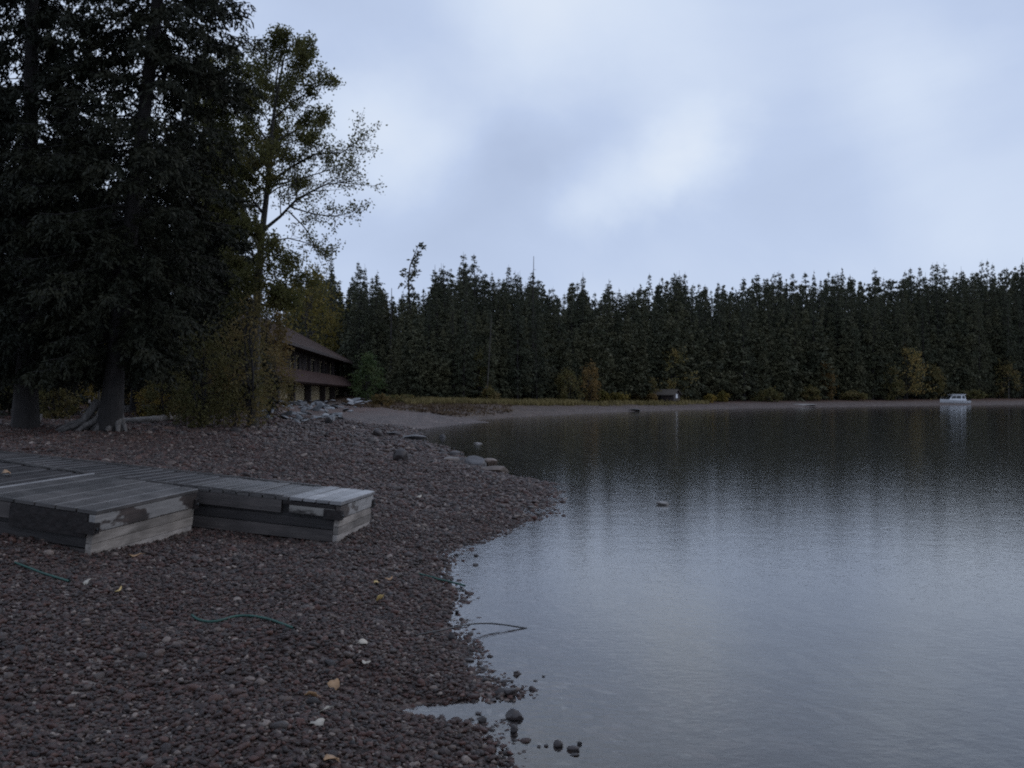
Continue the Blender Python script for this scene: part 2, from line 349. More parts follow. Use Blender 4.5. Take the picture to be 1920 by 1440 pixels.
nz3 = N('ShaderNodeTexNoise', Scale=1.7, Detail=6.0, Roughness=.7); L(geo.outputs['Position'], nz3.inputs['Vector'])
lit2 = ramp(N, [(.3, (.022, .015, .010)), (.5, (.06, .036, .024)), (.7, (.10, .07, .04))]); L(nz3.outputs['Fac'], lit2.inputs['Fac']); L(lit2.outputs[0], mxs_.inputs['B'])
mx = mxs_
# lake bed silt under water
mr2 = N('ShaderNodeMapRange'); mr2.inputs['From Min'].default_value = -.05; mr2.inputs['From Max'].default_value = -.4; L(sep.outputs['Z'], mr2.inputs['Value'])
mx2 = N('ShaderNodeMix', data_type='RGBA'); L(mr2.outputs[0], mx2.inputs['Factor']); L(mx.outputs['Result'], mx2.inputs['A']); mx2.inputs['B'].default_value = (.13, .12, .105, 1)
big = ramp(N, [(.3, (.75, .75, .75)), (.7, (1.2, 1.2, 1.2))]); L(nz.outputs['Fac'], big.inputs['Fac'])
mm = N('ShaderNodeMix', data_type='RGBA', blend_type='MULTIPLY'); mm.inputs['Factor'].default_value = 1; L(mx2.outputs['Result'], mm.inputs['A']); L(big.outputs[0], mm.inputs['B'])
sc2 = N('ShaderNodeSeparateColor'); L(vo2.outputs['Color'], sc2.inputs[0]); rv = ramp(N, [(0, (.55, .5, .48)), (.6, (1, 1, 1)), (1, (1.5, 1.45, 1.4))]); L(sc2.outputs[1], rv.inputs['Fac'])
mv = N('ShaderNodeMix', data_type='RGBA', blend_type='MULTIPLY'); mv.inputs['Factor'].default_value = 1; L(mm.outputs['Result'], mv.inputs['A']); L(rv.outputs[0], mv.inputs['B'])
L(mv.outputs['Result'], p.inputs['Base Color'])
bp = N('ShaderNodeBump', Strength=.6, Distance=.05, invert=True); L(vo.outputs['Distance'], bp.inputs['Height']); L(bp.outputs[0], p.inputs['Normal'])
p.inputs['Roughness'].default_value = .7; p.inputs['Specular IOR Level'].default_value = .35
M['ground'] = m
gme = mesh_np('ground', np.stack([X.ravel(), Y.ravel(), Z.ravel()], 1), [gq], m, None, True)
tag(link('ground', gme), kind='structure')

# water
m, nt, p, N, L = material('lake_water')
nt.nodes.remove(p); out = [n for n in nt.nodes if n.type == 'OUTPUT_MATERIAL'][0]
geo = N('ShaderNodeNewGeometry')
na = N('ShaderNodeTexNoise', Scale=1.6, Detail=3.0, Roughness=.6); nb = N('ShaderNodeTexNoise', Scale=14.0, Detail=3.0, Roughness=.6)
mpw = N('ShaderNodeMapping'); mpw.inputs['Scale'].default_value = (.9, 1.1, 1)
L(geo.outputs['Position'], mpw.inputs['Vector']); L(mpw.outputs[0], na.inputs['Vector']); L(mpw.outputs[0], nb.inputs['Vector'])
b1 = N('ShaderNodeBump', Strength=.045, Distance=.05); b2 = N('ShaderNodeBump', Strength=.22, Distance=.010)
L(na.outputs['Fac'], b1.inputs['Height']); L(nb.outputs['Fac'], b2.inputs['Height']); L(b1.outputs[0], b2.inputs['Normal'])
fr = N('ShaderNodeFresnel', IOR=1.42); L(b2.outputs[0], fr.inputs['Normal'])
gl = N('ShaderNodeBsdfGlossy', Roughness=.05); L(b2.outputs[0], gl.inputs['Normal']); gl.inputs['Color'].default_value = (1, 1, 1, 1)
tr = N('ShaderNodeBsdfTransparent'); tr.inputs['Color'].default_value = (.86, .88, .88, 1)
ms = N('ShaderNodeMixShader'); L(fr.outputs[0], ms.inputs['Fac']); L(tr.outputs[0], ms.inputs[1]); L(gl.outputs[0], ms.inputs[2]); L(ms.outputs[0], out.inputs['Surface'])
M['water'] = m
w = MB().add([(-60, -79, 0), (519, -79, 0), (519, 359, 0), (-60, 359, 0)], [(0, 1, 2, 3)]).build('water', m)
tag(w, kind='structure')

# ------------------------------------------------------------------ stones
def ico(sub=2):
    t = (1+5**.5)/2
    v = [(-1,t,0),(1,t,0),(-1,-t,0),(1,-t,0),(0,-1,t),(0,1,t),(0,-1,-t),(0,1,-t),(t,0,-1),(t,0,1),(-t,0,-1),(-t,0,1)]
    f = [(0,11,5),(0,5,1),(0,1,7),(0,7,10),(0,10,11),(1,5,9),(5,11,4),(11,10,2),(10,7,6),(7,1,8),(3,9,4),(3,4,2),(3,2,6),(3,6,8),(3,8,9),(4,9,5),(2,4,11),(6,2,10),(8,6,7),(9,8,1)]
    v = [np.array(x)/np.linalg.norm(x) for x in v]
    for _ in range(sub-1):
        c = {}; nf = []
        def mid(a, b):
            k = (min(a, b), max(a, b))
            if k not in c: c[k] = len(v); v.append(unit(v[a]+v[b]))
            return c[k]
        for a, b, d in f:
            x, y, z = mid(a, b), mid(b, d), mid(d, a); nf += [(a, x, z), (b, y, x), (d, z, y), (x, y, z)]
        f = nf
    return np.array(v), np.array(f)
IV, IF = ico(2); IV3, IF3 = ico(3)
def stone_verts(r, dims=(1, 1, 1), lump=.16, cuts=0, hi=False):
    V = (IV3 if hi else IV).copy()
    for _ in range(5):
        k = r.normal(size=3)*1.6; V = V*(1+lump*.5*np.sin(V@k+r.uniform(0, 6))[:, None])
    for _ in range(cuts):
        n = unit(r.normal(size=3)); c = r.uniform(.5, .8); s = V@n - c; V = V - np.clip(s, 0, None)[:, None]*n*.95
    return V*np.array(dims)
def stone_mesh(name, r, dims, mat, lump=.16, cuts=0, smooth=True, hi=False):
    return mesh_np(name, stone_verts(r, dims, lump, cuts, hi), [IF3 if hi else IF], mat, None, smooth)
PEB = [stone_mesh('pebble', np.random.default_rng(100+k), (1, np.random.default_rng(k).uniform(.65, .95), np.random.default_rng(k+50).uniform(.45, .7)), M['pebble'], .2, 2) for k in range(9)]
pcol = bpy.data.collections.new('pebble_sources')
for k, me in enumerate(PEB): pcol.objects.link(bpy.data.objects.new('pebble_source', me))
def scatter(x0, x1, y0, y1, dens, margin):
    n = int((x1-x0)*(y1-y0)*dens); x = rng.uniform(x0, x1, n); y = rng.uniform(y0, y1, n)
    ok = (np.abs(x) < (y+margin)*.515+.4); return x[ok], y[ok]
PX, PY, PS = [], [], []
for (x0, x1, y0, y1, dens, s0, s1) in ((-5.6, 1.7, 2.6, 8.2, 2300, .0065, .021), (-8, 2, 8.2, 14, 1000, .009, .026), (-13, 2.5, 14, 27, 230, .016, .045), (-20, 1, 27, 52, 30, .035, .09)):
    x, y = scatter(x0, x1, y0, y1, dens, .8); PX.append(x); PY.append(y)
    PS.append(s0 + (s1-s0)*rng.random(len(x))**2.2 + (rng.random(len(x)) < .03)*s1*rng.uniform(.2, 1.1, len(x)))
PX, PY, PS = map(np.concatenate, (PX, PY, PS))
pd = sdist(PX, PY); ph = hgt(PX, PY)
keep = (pd > -.9) & ((pd > -.05) | (ph > -.015) | (rng.random(len(pd)) < np.exp(pd/.2)))
# needle litter hides the pebbles inland
keep &= rng.random(len(pd)) < np.clip(1.3 - np.clip(ph-.6, 0, 1)*2.0, .25, 1)
PX, PY, PS, ph, pd = PX[keep], PY[keep], PS[keep], ph[keep], pd[keep]
co = np.stack([PX, PY, ph + PS*.12 + rng.random(len(PX))*.012*(pd > 0)], 1)
gm = bpy.data.meshes.new('gravel'); gm.vertices.add(len(co)); gm.vertices.foreach_set('co', co.astype(np.float32).ravel())
a = gm.attributes.new('psize', 'FLOAT', 'POINT'); a.data.foreach_set('value', PS.astype(np.float32))
a = gm.attributes.new('prot', 'FLOAT_VECTOR', 'POINT'); a.data.foreach_set('vector', np.stack([rng.normal(size=len(PX))*.25, rng.normal(size=len(PX))*.25, rng.uniform(0, 6.28, len(PX))], 1).astype(np.float32).ravel())
gravel = link('gravel', gm); tag(gravel, 'dark wet pebbles covering the beach beside the lake', 'gravel', kind='stuff')
ng = bpy.data.node_groups.new('pebble_scatter', 'GeometryNodeTree')
ng.interface.new_socket('Geometry', in_out='INPUT', socket_type='NodeSocketGeometry'); ng.interface.new_socket('Geometry', in_out='OUTPUT', socket_type='NodeSocketGeometry')
gi = ng.nodes.new('NodeGroupInput'); go = ng.nodes.new('NodeGroupOutput'); ip = ng.nodes.new('GeometryNodeInstanceOnPoints'); ci = ng.nodes.new('GeometryNodeCollectionInfo')
ci.inputs['Collection'].default_value = pcol; ci.inputs['Separate Children'].default_value = True; ci.inputs['Reset Children'].default_value = True
ip.inputs['Pick Instance'].default_value = True
def attr(nm, ty):
    n = ng.nodes.new('GeometryNodeInputNamedAttribute'); n.data_type = ty; n.inputs['Name'].default_value = nm; return n.outputs['Attribute']
e2r = ng.nodes.new('FunctionNodeEulerToRotation')
ng.links.new(gi.outputs[0], ip.inputs['Points']); ng.links.new(ci.outputs[0], ip.inputs['Instance']); ng.links.new(attr('psize', 'FLOAT'), ip.inputs['Scale'])
ng.links.new(attr('prot', 'FLOAT_VECTOR'), e2r.inputs[0]); ng.links.new(e2r.outputs[0], ip.inputs['Rotation']); ng.links.new(ip.outputs[0], go.inputs[0])
gravel.modifiers.new('scatter', 'NODES').node_group = ng

def rock(px, py, wpx, hpx, label, mat, group=None, dep=.8, lump=.2, cuts=4, sink=.25, name='rock', D=None, seed=None, rot=None):
    c = G(px, py) if D is None else AT(px, D)
    D_ = c[1]; w = wpx/F_PX*D_; h = hpx/F_PX*D_
    r = np.random.default_rng(int(px*7+py) if seed is None else seed)
    me = stone_mesh(name, r, (w/2, w/2*dep, h/2/(1-sink)*1.05), mat, lump, cuts, False, True)
    z = me.vertices; zs = np.empty(len(z)*3, np.float32); z.foreach_get('co', zs); zmax = zs[2::3].max()
    o = link(name, me); o.location = (c[0], c[1] + w/2*dep*.6, c[2] + h - zmax)
    o.rotation_euler = (0, 0, r.uniform(-.5, .5) if rot is None else rot)
    return tag(o, label, 'rock', group)

# ------------------------------------------------------------------ docks
def dock(O, yaw, pit, rol, w, h, Ln, label, style):
    u = np.array([-math.cos(yaw)*math.cos(pit), math.sin(yaw)*math.cos(pit), math.sin(pit)])
    v0 = np.array([math.sin(yaw), math.cos(yaw), 0]); n0 = np.cross(v0, u); n0 *= np.sign(n0[2])
    v = v0*math.cos(rol)+n0*math.sin(rol); n = n0*math.cos(rol)-v0*math.sin(rol)
    e = empty('dock_section'); Mx = Matrix.Identity(4)
    for k, a in enumerate((-u, v, n)):
        for j in range(3): Mx[j][k] = a[j]
    for j in range(3): Mx[j][3] = O[j]
    e.matrix_world = Mx; tag(e, label, 'dock', 'dock sections pulled up on the beach')
    T = .035                                                     # plank thickness
    def plank(x0, x1, mat, dz=0, y0=0, y1=w):
        b = MB(); k = rng.normal(size=4)*.003; y0 = y0 + rng.normal()*.006; y1 = y1 + rng.normal()*.006
        c = .007; z0, z1 = h-T+dz, h+dz
        v_ = [(x0+c,y0,z0),(x1-c,y0,z0),(x1-c,y1,z0),(x0+c,y1,z0),(x0+c,y0,z1-c+k[0]),(x1-c,y0,z1-c+k[1]),(x1-c,y1,z1-c+k[2]),(x0+c,y1,z1-c+k[3]),
              (x0+2*c,y0+.004,z1+k[0]),(x1-2*c,y0+.004,z1+k[1]),(x1-2*c,y1-.004,z1+k[2]),(x0+2*c,y1-.004,z1+k[3])]
        b.add(v_, [(0,3,2,1),(0,1,5,4),(1,2,6,5),(2,3,7,6),(3,0,4,7),(4,5,9,8),(5,6,10,9),(6,7,11,10),(7,4,8,11),(8,9,10,11)])
        return b.build('plank', mat, e)
    if style == 'A':
        x = .02
        for k in range(6): plank(x-.185, x, M['deck_new']); x -= .187
        plank(x-.045, x, M['deck_pale'], .004); x -= .05
        while x > -Ln: plank(x-.138, x, M['deck_old'], -.012); x -= .142
        for y0 in (0, w-.05):                                    # edge rails on the older deck
            MB().box((-Ln, y0-.004, h-.004), (-1.2, y0+.05, h+.012)).build('edge_rail', M['deck_new'], e)
    else:
        x = .02
        for k in range(4): plank(x-.138, x, M['deck_pale'], .006, -.012, w+.012); x -= .14
        x -= .008
        while x > -Ln: plank(x-.138, x, M['deck_new'] if x > -1.6 else M['deck_old'], -.004); x -= .141
        for y0 in (0, w-.045):
            MB().box((-Ln, y0-.004, h-.004), (-.62, y0+.045, h+.010)).build('edge_rail', M['deck_new'], e)
    fh = h*.36
    # end face: one peeled fascia over three weathered boards
    fz0 = h-T-.006-fh*.86
    MB().box((-.045, .004, fz0), (.008, w-.004, h-T-.006)).build('end_fascia', M['fascia_A' if style == 'A' else 'fascia_B'], e)
    zs = np.linspace(0, fz0-.006, 4)
    for k in range(3):
        MB().box((-.05, .012, zs[k]), (-.004+.003*((k*2) % 3), w-.012, zs[k+1]-.006)).build('end_board', M['timber_pale'] if (k == 0) else M['timber_grey'], e)
    # near and far sides
    for s, y in ((-1, 0), (1, w)):
        def sb(name, z0, z1, off, mat, x0=-Ln, x1=-.052):
            lo, hi = sorted((y+s*off, y-s*.05)); return MB().box((x0, lo, z0), (x1, hi, z1)).build(name, mat, e)
        if style == 'A':
            sb('side_fascia', h-T-.006-.13, h-T-.006, .0, M['timber_mid'], -Ln, -.75)
            sb('side_plate', h-T-.006-.19, h-T-.006, .012, M['iron'], -.74)
        else:
            sb('side_fascia', h-T-.006-.13, h-T-.006, .0, M['timber_mid'], -Ln, -.62)
            sb('side_block', h-T-.05-.075, h-T-.045, .01, M['side_peeled'], -.53)
            sb('side_plate', h-T-.042, h-T-.006, .014, M['iron'], -.6)
        sb('side_timber', h*.30, fz0-.03, -.03, M['timber_dark'])
        sb('side_board', 0, h*.28, -.006, M['timber_mid'])
        br = MB().box((-.16, min(y, y+s*.03)-.001, fz0-.015), (.028, max(y, y+s*.03)+.001, fz0+.085)).box((.0095, min(y, y-s*.06), fz0-.012), (.03, max(y, y-s*.06), fz0+.08)).build('corner_bracket', M['iron'], e)
        MB().tube([(.028, y-s*.015, fz0+.03), (.048, y-s*.015, fz0+.03)], .014, 8).build('bolt', M['bolt'], br)
    MB().box((-Ln+.02, .06, .03), (-.06, w-.06, h-T-.01)).build('float_core', M['timber_dark'], e)
    MB().box((-Ln-.05, .01, 0), (-Ln-.002, w-.01, h-T)).build('end_board', M['timber_mid'], e)
    return e, Mx
dkA, MA = dock((-3.51, 8.515, .291), .123, .128, .002, 1.977, .463, 5.2, 'wide weathered grey dock section with six ribbed end planks, nearer the camera', 'A')
dkB, MBx = dock((-1.803, 10.567, .189), .093, .097, -.019, 1.484, .417, 6.4, 'long narrow dock section with four pale new end planks, behind the wider one', 'B')

# ------------------------------------------------------------------ trees
def conifer_meshes(r, H, h0, Lmax, nb, rad, lean=(0, 0), per=12, nq=9, sl=.2, sw=.075, prof=None, mats=('spruce', 'bark'), flare=1.0, droop=.35, bias=1.0):
    tz = np.linspace(0, 1, 14)
    ax = lambda t: np.stack([lean[0]*t**1.15 + .10*np.sin(t*5+1)*t, lean[1]*t + .08*np.sin(t*4)*t, H*t], -1)
    rr = rad*(1-tz)**.85*(1+flare*np.exp(-tz*H/.45)) + .012
    tr = MB().tube(ax(tz), rr, 12)
    fo = MB(); prof = prof or (lambda t: (1-t)**.75*(.55+.45*min(1, t*4)))
    hs = np.sort(h0/H + (.985-h0/H)*r.uniform(0, 1, nb)**bias); az = np.cumsum(r.uniform(1.6, 3.0, nb))
    for t, a in zip(hs, az):
        L_ = Lmax*prof((t-h0/H)/(1-h0/H))*r.uniform(.6, 1.2)+.05*H/18
        p0 = ax(np.array([t]))[0]; s = np.linspace(0, 1, 7)
        out = np.array([math.cos(a), math.sin(a), 0]); up = .28*(t-.35)
        side = np.array([-math.sin(a), math.cos(a), 0])
        bend = r.normal()*.12
        C = p0 + out*(s*L_)[:, None] + side*(bend*s*s*L_)[:, None] + np.array([0, 0, 1.])*((up*s - droop*s**1.7 + .16*s**4)*L_)[:, None]
        fo_r = np.maximum(.028*(1-s)*L_/3, .004*L_)
        tr.tube(C, fo_r, 4)
        ks = .48 + .52*min(1, L_/Lmax*2.2)
        m_ = max(4, int(per*(L_/Lmax)**.6)+2)
        sb = r.uniform(.12, 1, m_)**.8; P = np.stack([np.interp(sb, s, C[:, k]) for k in range(3)], 1)
        sgn = np.where(r.random(m_) < .5, -1, 1)
        dr = unit(out[None]*r.uniform(.3, 1, m_)[:, None] + side[None]*(sgn*r.uniform(.3, 1., m_))[:, None] + np.array([0, 0, -1.])*r.uniform(.1, .7, m_)[:, None])
        bl = L_*r.uniform(.16, .38, m_)*(1.1-.5*sb)
        q = np.linspace(.05, 1, nq)
        c = P[:, None] + dr[:, None]*(bl[:, None]*q[None])[..., None] + np.array([0, 0, -1.])*(bl[:, None]*.35*q[None]**2)[..., None]
        c = c.reshape(-1, 3); n = len(c)
        d = unit(np.repeat(dr, nq, 0)*.6 + r.normal(size=(n, 3))*.55 + np.array([0, 0, -.45]))
        w_ = unit(np.cross(d, r.normal(size=(n, 3))))
        fo.kites(c + r.normal(size=(n, 3))*sl*.15, d, w_, ks*sl*r.uniform(.6, 1.3, n), ks*sw*r.uniform(.6, 1.4, n))
    return tr.mesh('trunk', M[mats[1]], True), fo.mesh('crown', M[mats[0]])
def tree_from(name, meshes, loc, label, cat='tree', group=None, rz=0, sc=1):
    e = empty(name, loc, rz, sc); tag(e, label, cat, group)
    link('trunk', meshes[0], e); link('crown', meshes[1], e); return e

def near_conifer(px, D, seed, label, H, h0, Lmax, nb, rad, lean=(0, 0), **k):
    b = AT(px, D); r = np.random.default_rng(seed)
    return tree_from('conifer_tree', conifer_meshes(r, H, h0, Lmax, nb, rad, lean, **k), b - np.array([0, 0, .1]), label, 'tree')
base = G(205, 808)
DT = base[1]
wide = lambda t: (1-t)**.6*(.8+.2*min(1, t*5))
lowcut = lambda t: (1-t)**.6*(.62+.38*min(1, t*4))
slim = lambda t: (1-t)**.75*(.85+.15*min(1, t*5))
near_conifer(205, DT, 1, 'tall dark conifer with flared exposed roots and a leaning trunk', 26, 1.9, 2.95, 500, .22, (2.9, .5), per=24, nq=16, sl=.16, sw=.052, flare=.5, prof=lowcut, bias=1.15)
near_conifer(48, DT+.8, 2, 'dark conifer at the left edge with dense drooping boughs', 26, 1.7, 2.25, 520, .24, (.1, .3), per=23, nq=15, sl=.16, sw=.05, flare=.5, prof=wide, bias=1.0)
near_conifer(385, 41, 3, 'dark bushy conifer behind the leaning trunk, beside the leafy tree', 15.5, 1.4, 2.9, 270, .22, per=20, nq=12, sl=.26, sw=.08, flare=.3, prof=slim)
near_conifer(135, 42, 4, 'dark conifer between the two big trunks, farther back', 12, 2.4, 3.6, 220, .24, per=19, nq=12, sl=.26, sw=.08, flare=.3, prof=slim)
near_conifer(255, 47, 6, 'dark conifer farthest back behind the flared root tree', 12, 2.0, 3.8, 210, .24, per=19, nq=11, sl=.28, sw=.09, flare=.3, prof=slim)
near_conifer(-60, 36, 5, 'conifer mostly cut off by the left picture edge', 16, 1.0, 3.6, 220, .24, per=18, nq=11, sl=.26, sw=.085, flare=.3, prof=slim)
near_conifer(405, 54, 7, 'dark conifer behind the cottonwood trunk', 15.5, .8, 3.0, 190, .2, per=17, nq=10, sl=.32, sw=.11, flare=.3, prof=slim)
near_conifer(40, 58, 9, 'dark conifer deep behind the left edge tree', 14, .8, 4.4, 200, .24, per=17, nq=10, sl=.34, sw=.12, flare=.3, prof=slim)
near_conifer(195, 64, 10, 'dark conifer deep behind the leaning tree', 14, .8, 4.6, 200, .24, per=17, nq=10, sl=.36, sw=.13, flare=.3, prof=slim)

# exposed roots of the leaning conifer
rt = empty('root_mass', base); tag(rt, 'grey gnarled exposed roots at the foot of the leaning conifer', 'roots')
for (dx, dz, l, rr_) in ((-1.5, .2, .5, .09), (-.8, .2, .5, .11), (-.4, .5, .5, .12), (-.95, .42, 1.0, .13), (-.6, .30, 1.2, .12), (-.25, .25, .9, .15), (.12, .35, .95, .17), (.36, .42, .8, .15), (.55, .3, .75, .10), (-1.25, .15, .6, .10)):
    s = np.linspace(0, 1, 6)
    P = np.stack([dx*.35 + dx*.75*s, .15 - l*.75*s**1.2, dz*1.7*(1-s)**1.4 - .06*s + .05*np.sin(s*7+dx*5)], 1)
    MB().tube(P, rr_*(1-.72*s), 8).build('root', M['bark_grey'], rt, True)

# ---- broad-leaved trees and shrubs
def clump_tree(r, H, W, cz, hh, nclump, nleaf, leaf, mat, bark='bark_pale', stems=1, trunk_r=.12, shape=1.0):
    """crown of leaf clumps on real branches: centre height cz, half height hh, half width W"""
    cc = unit(r.normal(size=(nclump, 3)))*r.uniform(.35, 1, (nclump, 1))**.5
    wz = np.clip(1 - shape*.55*np.clip(cc[:, 2], -1, 1), .2, 1.6)
    cc = np.stack([cc[:, 0]*W*wz, cc[:, 1]*W*wz, cz + cc[:, 2]*hh], 1); cc[:, 2] = np.maximum(cc[:, 2], .05*H)
    tr = MB(); tops = []
    for k in range(stems):
        a = r.uniform(0, 6.28); sp = 0 if stems == 1 else W*.25
        s = np.linspace(0, 1, 7); P = np.stack([math.cos(a)*sp*s + .04*H*np.sin(s*4+a)*s, math.sin(a)*sp*s, (cz+hh*.5)*s], 1)
        tr.tube(P, trunk_r*(1-.8*s), 7); tops.append(P)
    for c in cc:
        P = tops[r.integers(stems)]; j = np.clip(np.searchsorted(P[:, 2], c[2]*.62), 1, 5); s = np.linspace(0, 1, 5)
        B = P[j] + (c-P[j])*s[:, None]; B[:, 2] += .06*H*np.sin(s*3.14)
        tr.tube(B, np.maximum(trunk_r*.32*(1-s), .006), 4)
    fo = MB(); n = nclump*nleaf
    cr_ = np.repeat(cc, nleaf, 0) + r.normal(size=(n, 3))*np.array([W, W, hh*.8])*.16*np.repeat(r.uniform(.6, 1.4, nclump), nleaf)[:, None]
    d = unit(r.normal(size=(n, 3)) + np.array([0, 0, -.4])); w_ = unit(np.cross(d, r.normal(size=(n, 3))))
    fo.kites(cr_, d, w_, leaf*r.uniform(.6, 1.3, n), leaf*.75*r.uniform(.6, 1.3, n))
    return tr.mesh('trunk', M[bark], True), fo.mesh('crown', M[mat])
def shrub(px, D, wpx, ytop, mat, label, name='shrub', cat='shrub', group=None, seed=None, leaf=None, nclump=26, nleaf=46, stems=4, shape=.4, zoff=0):
    b = AT(px, D); H = max(.5, ZPX(ytop, D) - b[2]); W = wpx/F_PX*D/2
    r = np.random.default_rng(int(px*3+ytop) if seed is None else seed)
    lf = leaf or max(.09, 5.5/F_PX*D)
    ms = clump_tree(r, H, W*.85, H*.5, H*.5, nclump, nleaf, lf, mat, 'bark' if stems > 1 else 'bark_pale', stems, max(.015, .011*H), shape)
    return tree_from(name, ms, b - np.array([0, 0, .05]), label, cat, group)

# the cottonwood
def px3(px, py, D): return np.array([(px-960)/F_PX*D, D, ZPX(py, D)])
r = np.random.default_rng(77)
CW = 36.0; cb = AT(474, CW)
tr = MB(); LC, LD = [], []
def leaves_along(P, n, leaf=.078):
    k = r.uniform(.25, 1, n); s = np.linspace(0, 1, len(P)); c = np.stack([np.interp(k, s, P[:, j]) for j in range(3)], 1)
    LC.append(c + r.normal(size=(n, 3))*.10); LD.append(np.full(n, leaf))
def limb(P, r0, r1, lvl, dens):
    P = np.asarray(P); tr.tube(P, np.linspace(r0, r1, len(P)), 7 if lvl == 0 else 4)
    Ln = np.linalg.norm(np.diff(P, axis=0), axis=1).sum()
    if lvl >= 3 or Ln < .3:
        leaves_along(P, int(r.poisson(dens*13*max(Ln, .3)/.55)) + 2); return
    n = int({0: 0, 1: 5.5, 2: 5.5}[lvl]*Ln**.75*dens**.25) + 3
    s = np.linspace(0, 1, len(P))
    for t in r.uniform(.18, 1.0, n):
        c = np.array([np.interp(t, s, P[:, j]) for j in range(3)]); i_ = min(int(t*(len(P)-1)), len(P)-2); dd = unit(P[i_+1]-P[i_])
        nd = unit(dd*.75 + unit(r.normal(size=3))*.85 + np.array([0, 0, .12])); l = Ln*r.uniform(.22, .45)*(1.15-.5*t)
        q = np.linspace(0, 1, 5); C = c + nd*(q*l)[:, None] + np.outer(q*q*l*.12, r.normal(size=3)) + np.outer(q**2*l, [0, 0, .12 - .3*(lvl >= 2)])
        limb(C, max(.007, r0*.34*(1-t*.5)), .004, lvl+1, dens)
    if lvl >= 1: leaves_along(P[-3:], int(4*dens)+1)
def smooth_pts(pts, n=12):
    pts = np.array(pts); t = np.linspace(0, 1, len(pts)); q = np.linspace(0, 1, n)
    return np.stack([np.interp(q, t, pts[:, j]) for j in range(3)], 1)
trunkP = smooth_pts([cb - [0, 0, .1], px3(478, 640, CW), px3(484, 520, CW), px3(490, 440, CW), px3(503, 330, CW), px3(510, 220, CW), px3(530, 110, CW)], 16)
tr.tube(trunkP, np.linspace(.2, .03, 16), 9)
for pts, r0, dens in (
    ([(488, 435, 0), (525, 405, -.3), (556, 372, -.6), (610, 345, -.8), (682, 336, -1)], .075, .5),
    ([(500, 345, 0), (545, 312, -.5), (590, 288, -.7), (640, 285, -1), (672, 262, -1)], .06, .5),
    ([(545, 388, -.5), (585, 400, -.9), (620, 405, -1), (655, 400, -1.2)], .03, .45),
    ([(540, 395, -.4), (575, 430, -.6), (590, 465, -.8), (600, 490, -.9)], .028, .4),
    ([(488, 460, 0), (535, 445, .4), (575, 455, .6), (610, 470, .8)], .03, .4),
    ([(500, 350, 0), (560, 335, .5), (610, 320, .8), (655, 300, 1)], .035, .5),
    ([(505, 270, 0), (550, 245, .3), (585, 225, .4), (610, 215, .5)], .045, .9),
    ([(508, 225, 0), (545, 190, -.3), (580, 170, -.5), (606, 150, -.6)], .04, 1.0),
    ([(512, 190, 0), (540, 150, .4), (560, 110, .6), (570, 85, .7)], .035, 1.2),
    ([(515, 170, 0), (520, 120, -.5), (535, 80, -.7), (540, 65, -.8)], .03, 1.2),
    ([(505, 270, 0), (470, 220, -.5), (450, 170, -.8), (445, 120, -1)], .045, 1.3),
    ([(500, 340, 0), (460, 290, .4), (430, 240, .6), (415, 200, .9)], .05, 1.3),
    ([(492, 400, 0), (455, 350, -.6), (425, 320, -1), (400, 300, -1.3)], .05, 1.2),
    ([(488, 455, 0), (450, 420, -.5), (420, 390, -.9), (395, 380, -1)], .045, 1.1),
    ([(486, 490, 0), (520, 500, -.3), (555, 520, -.5), (590, 545, -.6)], .03, .7),
    ([(484, 530, 0), (455, 500, -.6), (430, 490, -.9)], .03, 1.0),
    ([(484, 560, 0), (520, 560, -.6), (550, 575, -.9)], .03, 1.0),
    ([(480, 600, 0), (450, 580, -.7), (425, 575, -.9)], .03, 1.0),
    ([(508, 235, 0), (490, 205, -.8), (472, 190, -1.2), (460, 180, -1.4)], .03, 1.1),
    ([(505, 275, 0), (485, 255, -.8), (468, 245, -1.2), (455, 240, -1.4)], .03, 1.1),
    ([(503, 315, 0), (485, 300, .8), (468, 290, 1.2), (455, 280, 1.4)], .03, 1.1),
    ([(498, 360, 0), (482, 345, -.8), (465, 335, -1.2), (452, 330, -1.4)], .03, 1.1),
    ([(494, 395, 0), (478, 385, .8), (462, 380, 1.2), (448, 375, 1.4)], .03, 1.1),
    ([(490, 430, 0), (475, 425, -.8), (462, 422, -1.2), (448, 425, -1.4)], .03, 1.1),
    ([(505, 290, 0), (530, 270, -.8), (555, 262, -1.2), (585, 260, -1.4)], .03, .9),
    ([(497, 370, 0), (520, 350, .8), (545, 345, 1.2), (570, 350, 1.4)], .03, .7),
    ([(486, 470, 0), (470, 440, -1.2), (455, 430, -1.8)], .03, 1.0),
    ([(486, 500, 0), (500, 480, -1.2), (520, 478, -1.8), (540, 490, -2)], .03, .9),
    ([(484, 550, 0), (470, 530, -1.2), (450, 525, -1.8)], .03, 1.0),
    ([(483, 580, 0), (505, 560, -1.2), (530, 560, -1.6)], .03, 1.0),
    ([(508, 240, 0), (515, 200, .8), (505, 150, 1.4), (495, 115, 1.6)], .04, 1.3),
    ([(500, 320, 0), (520, 290, 1.0), (515, 250, 1.6)], .04, 1.3),
    ([(495, 380, 0), (505, 350, -1.2), (500, 320, -1.8), (495, 300, -2)], .04, 1.1)):
    limb(smooth_pts([px3(a, b, CW + c) for a, b, c in pts], 9), r0, .008, 1, dens*(1.9 if dens > .65 else 1.2))
c = np.concatenate(LC); lf = np.concatenate(LD); n = len(c)
d = unit(r.normal(size=(n, 3)) + np.array([0, 0, -.5])); w_ = unit(np.cross(d, r.normal(size=(n, 3))))
fo = MB().kites(c, d, w_, lf*r.uniform(.8, 1.5, n), lf*.85*r.uniform(.7, 1.3, n))
print('cottonwood leaves', n)
cw = empty('cottonwood_tree', cb); tag(cw, 'leafy cottonwood leaning over the beach with sparse yellowing branches against the sky', 'tree')
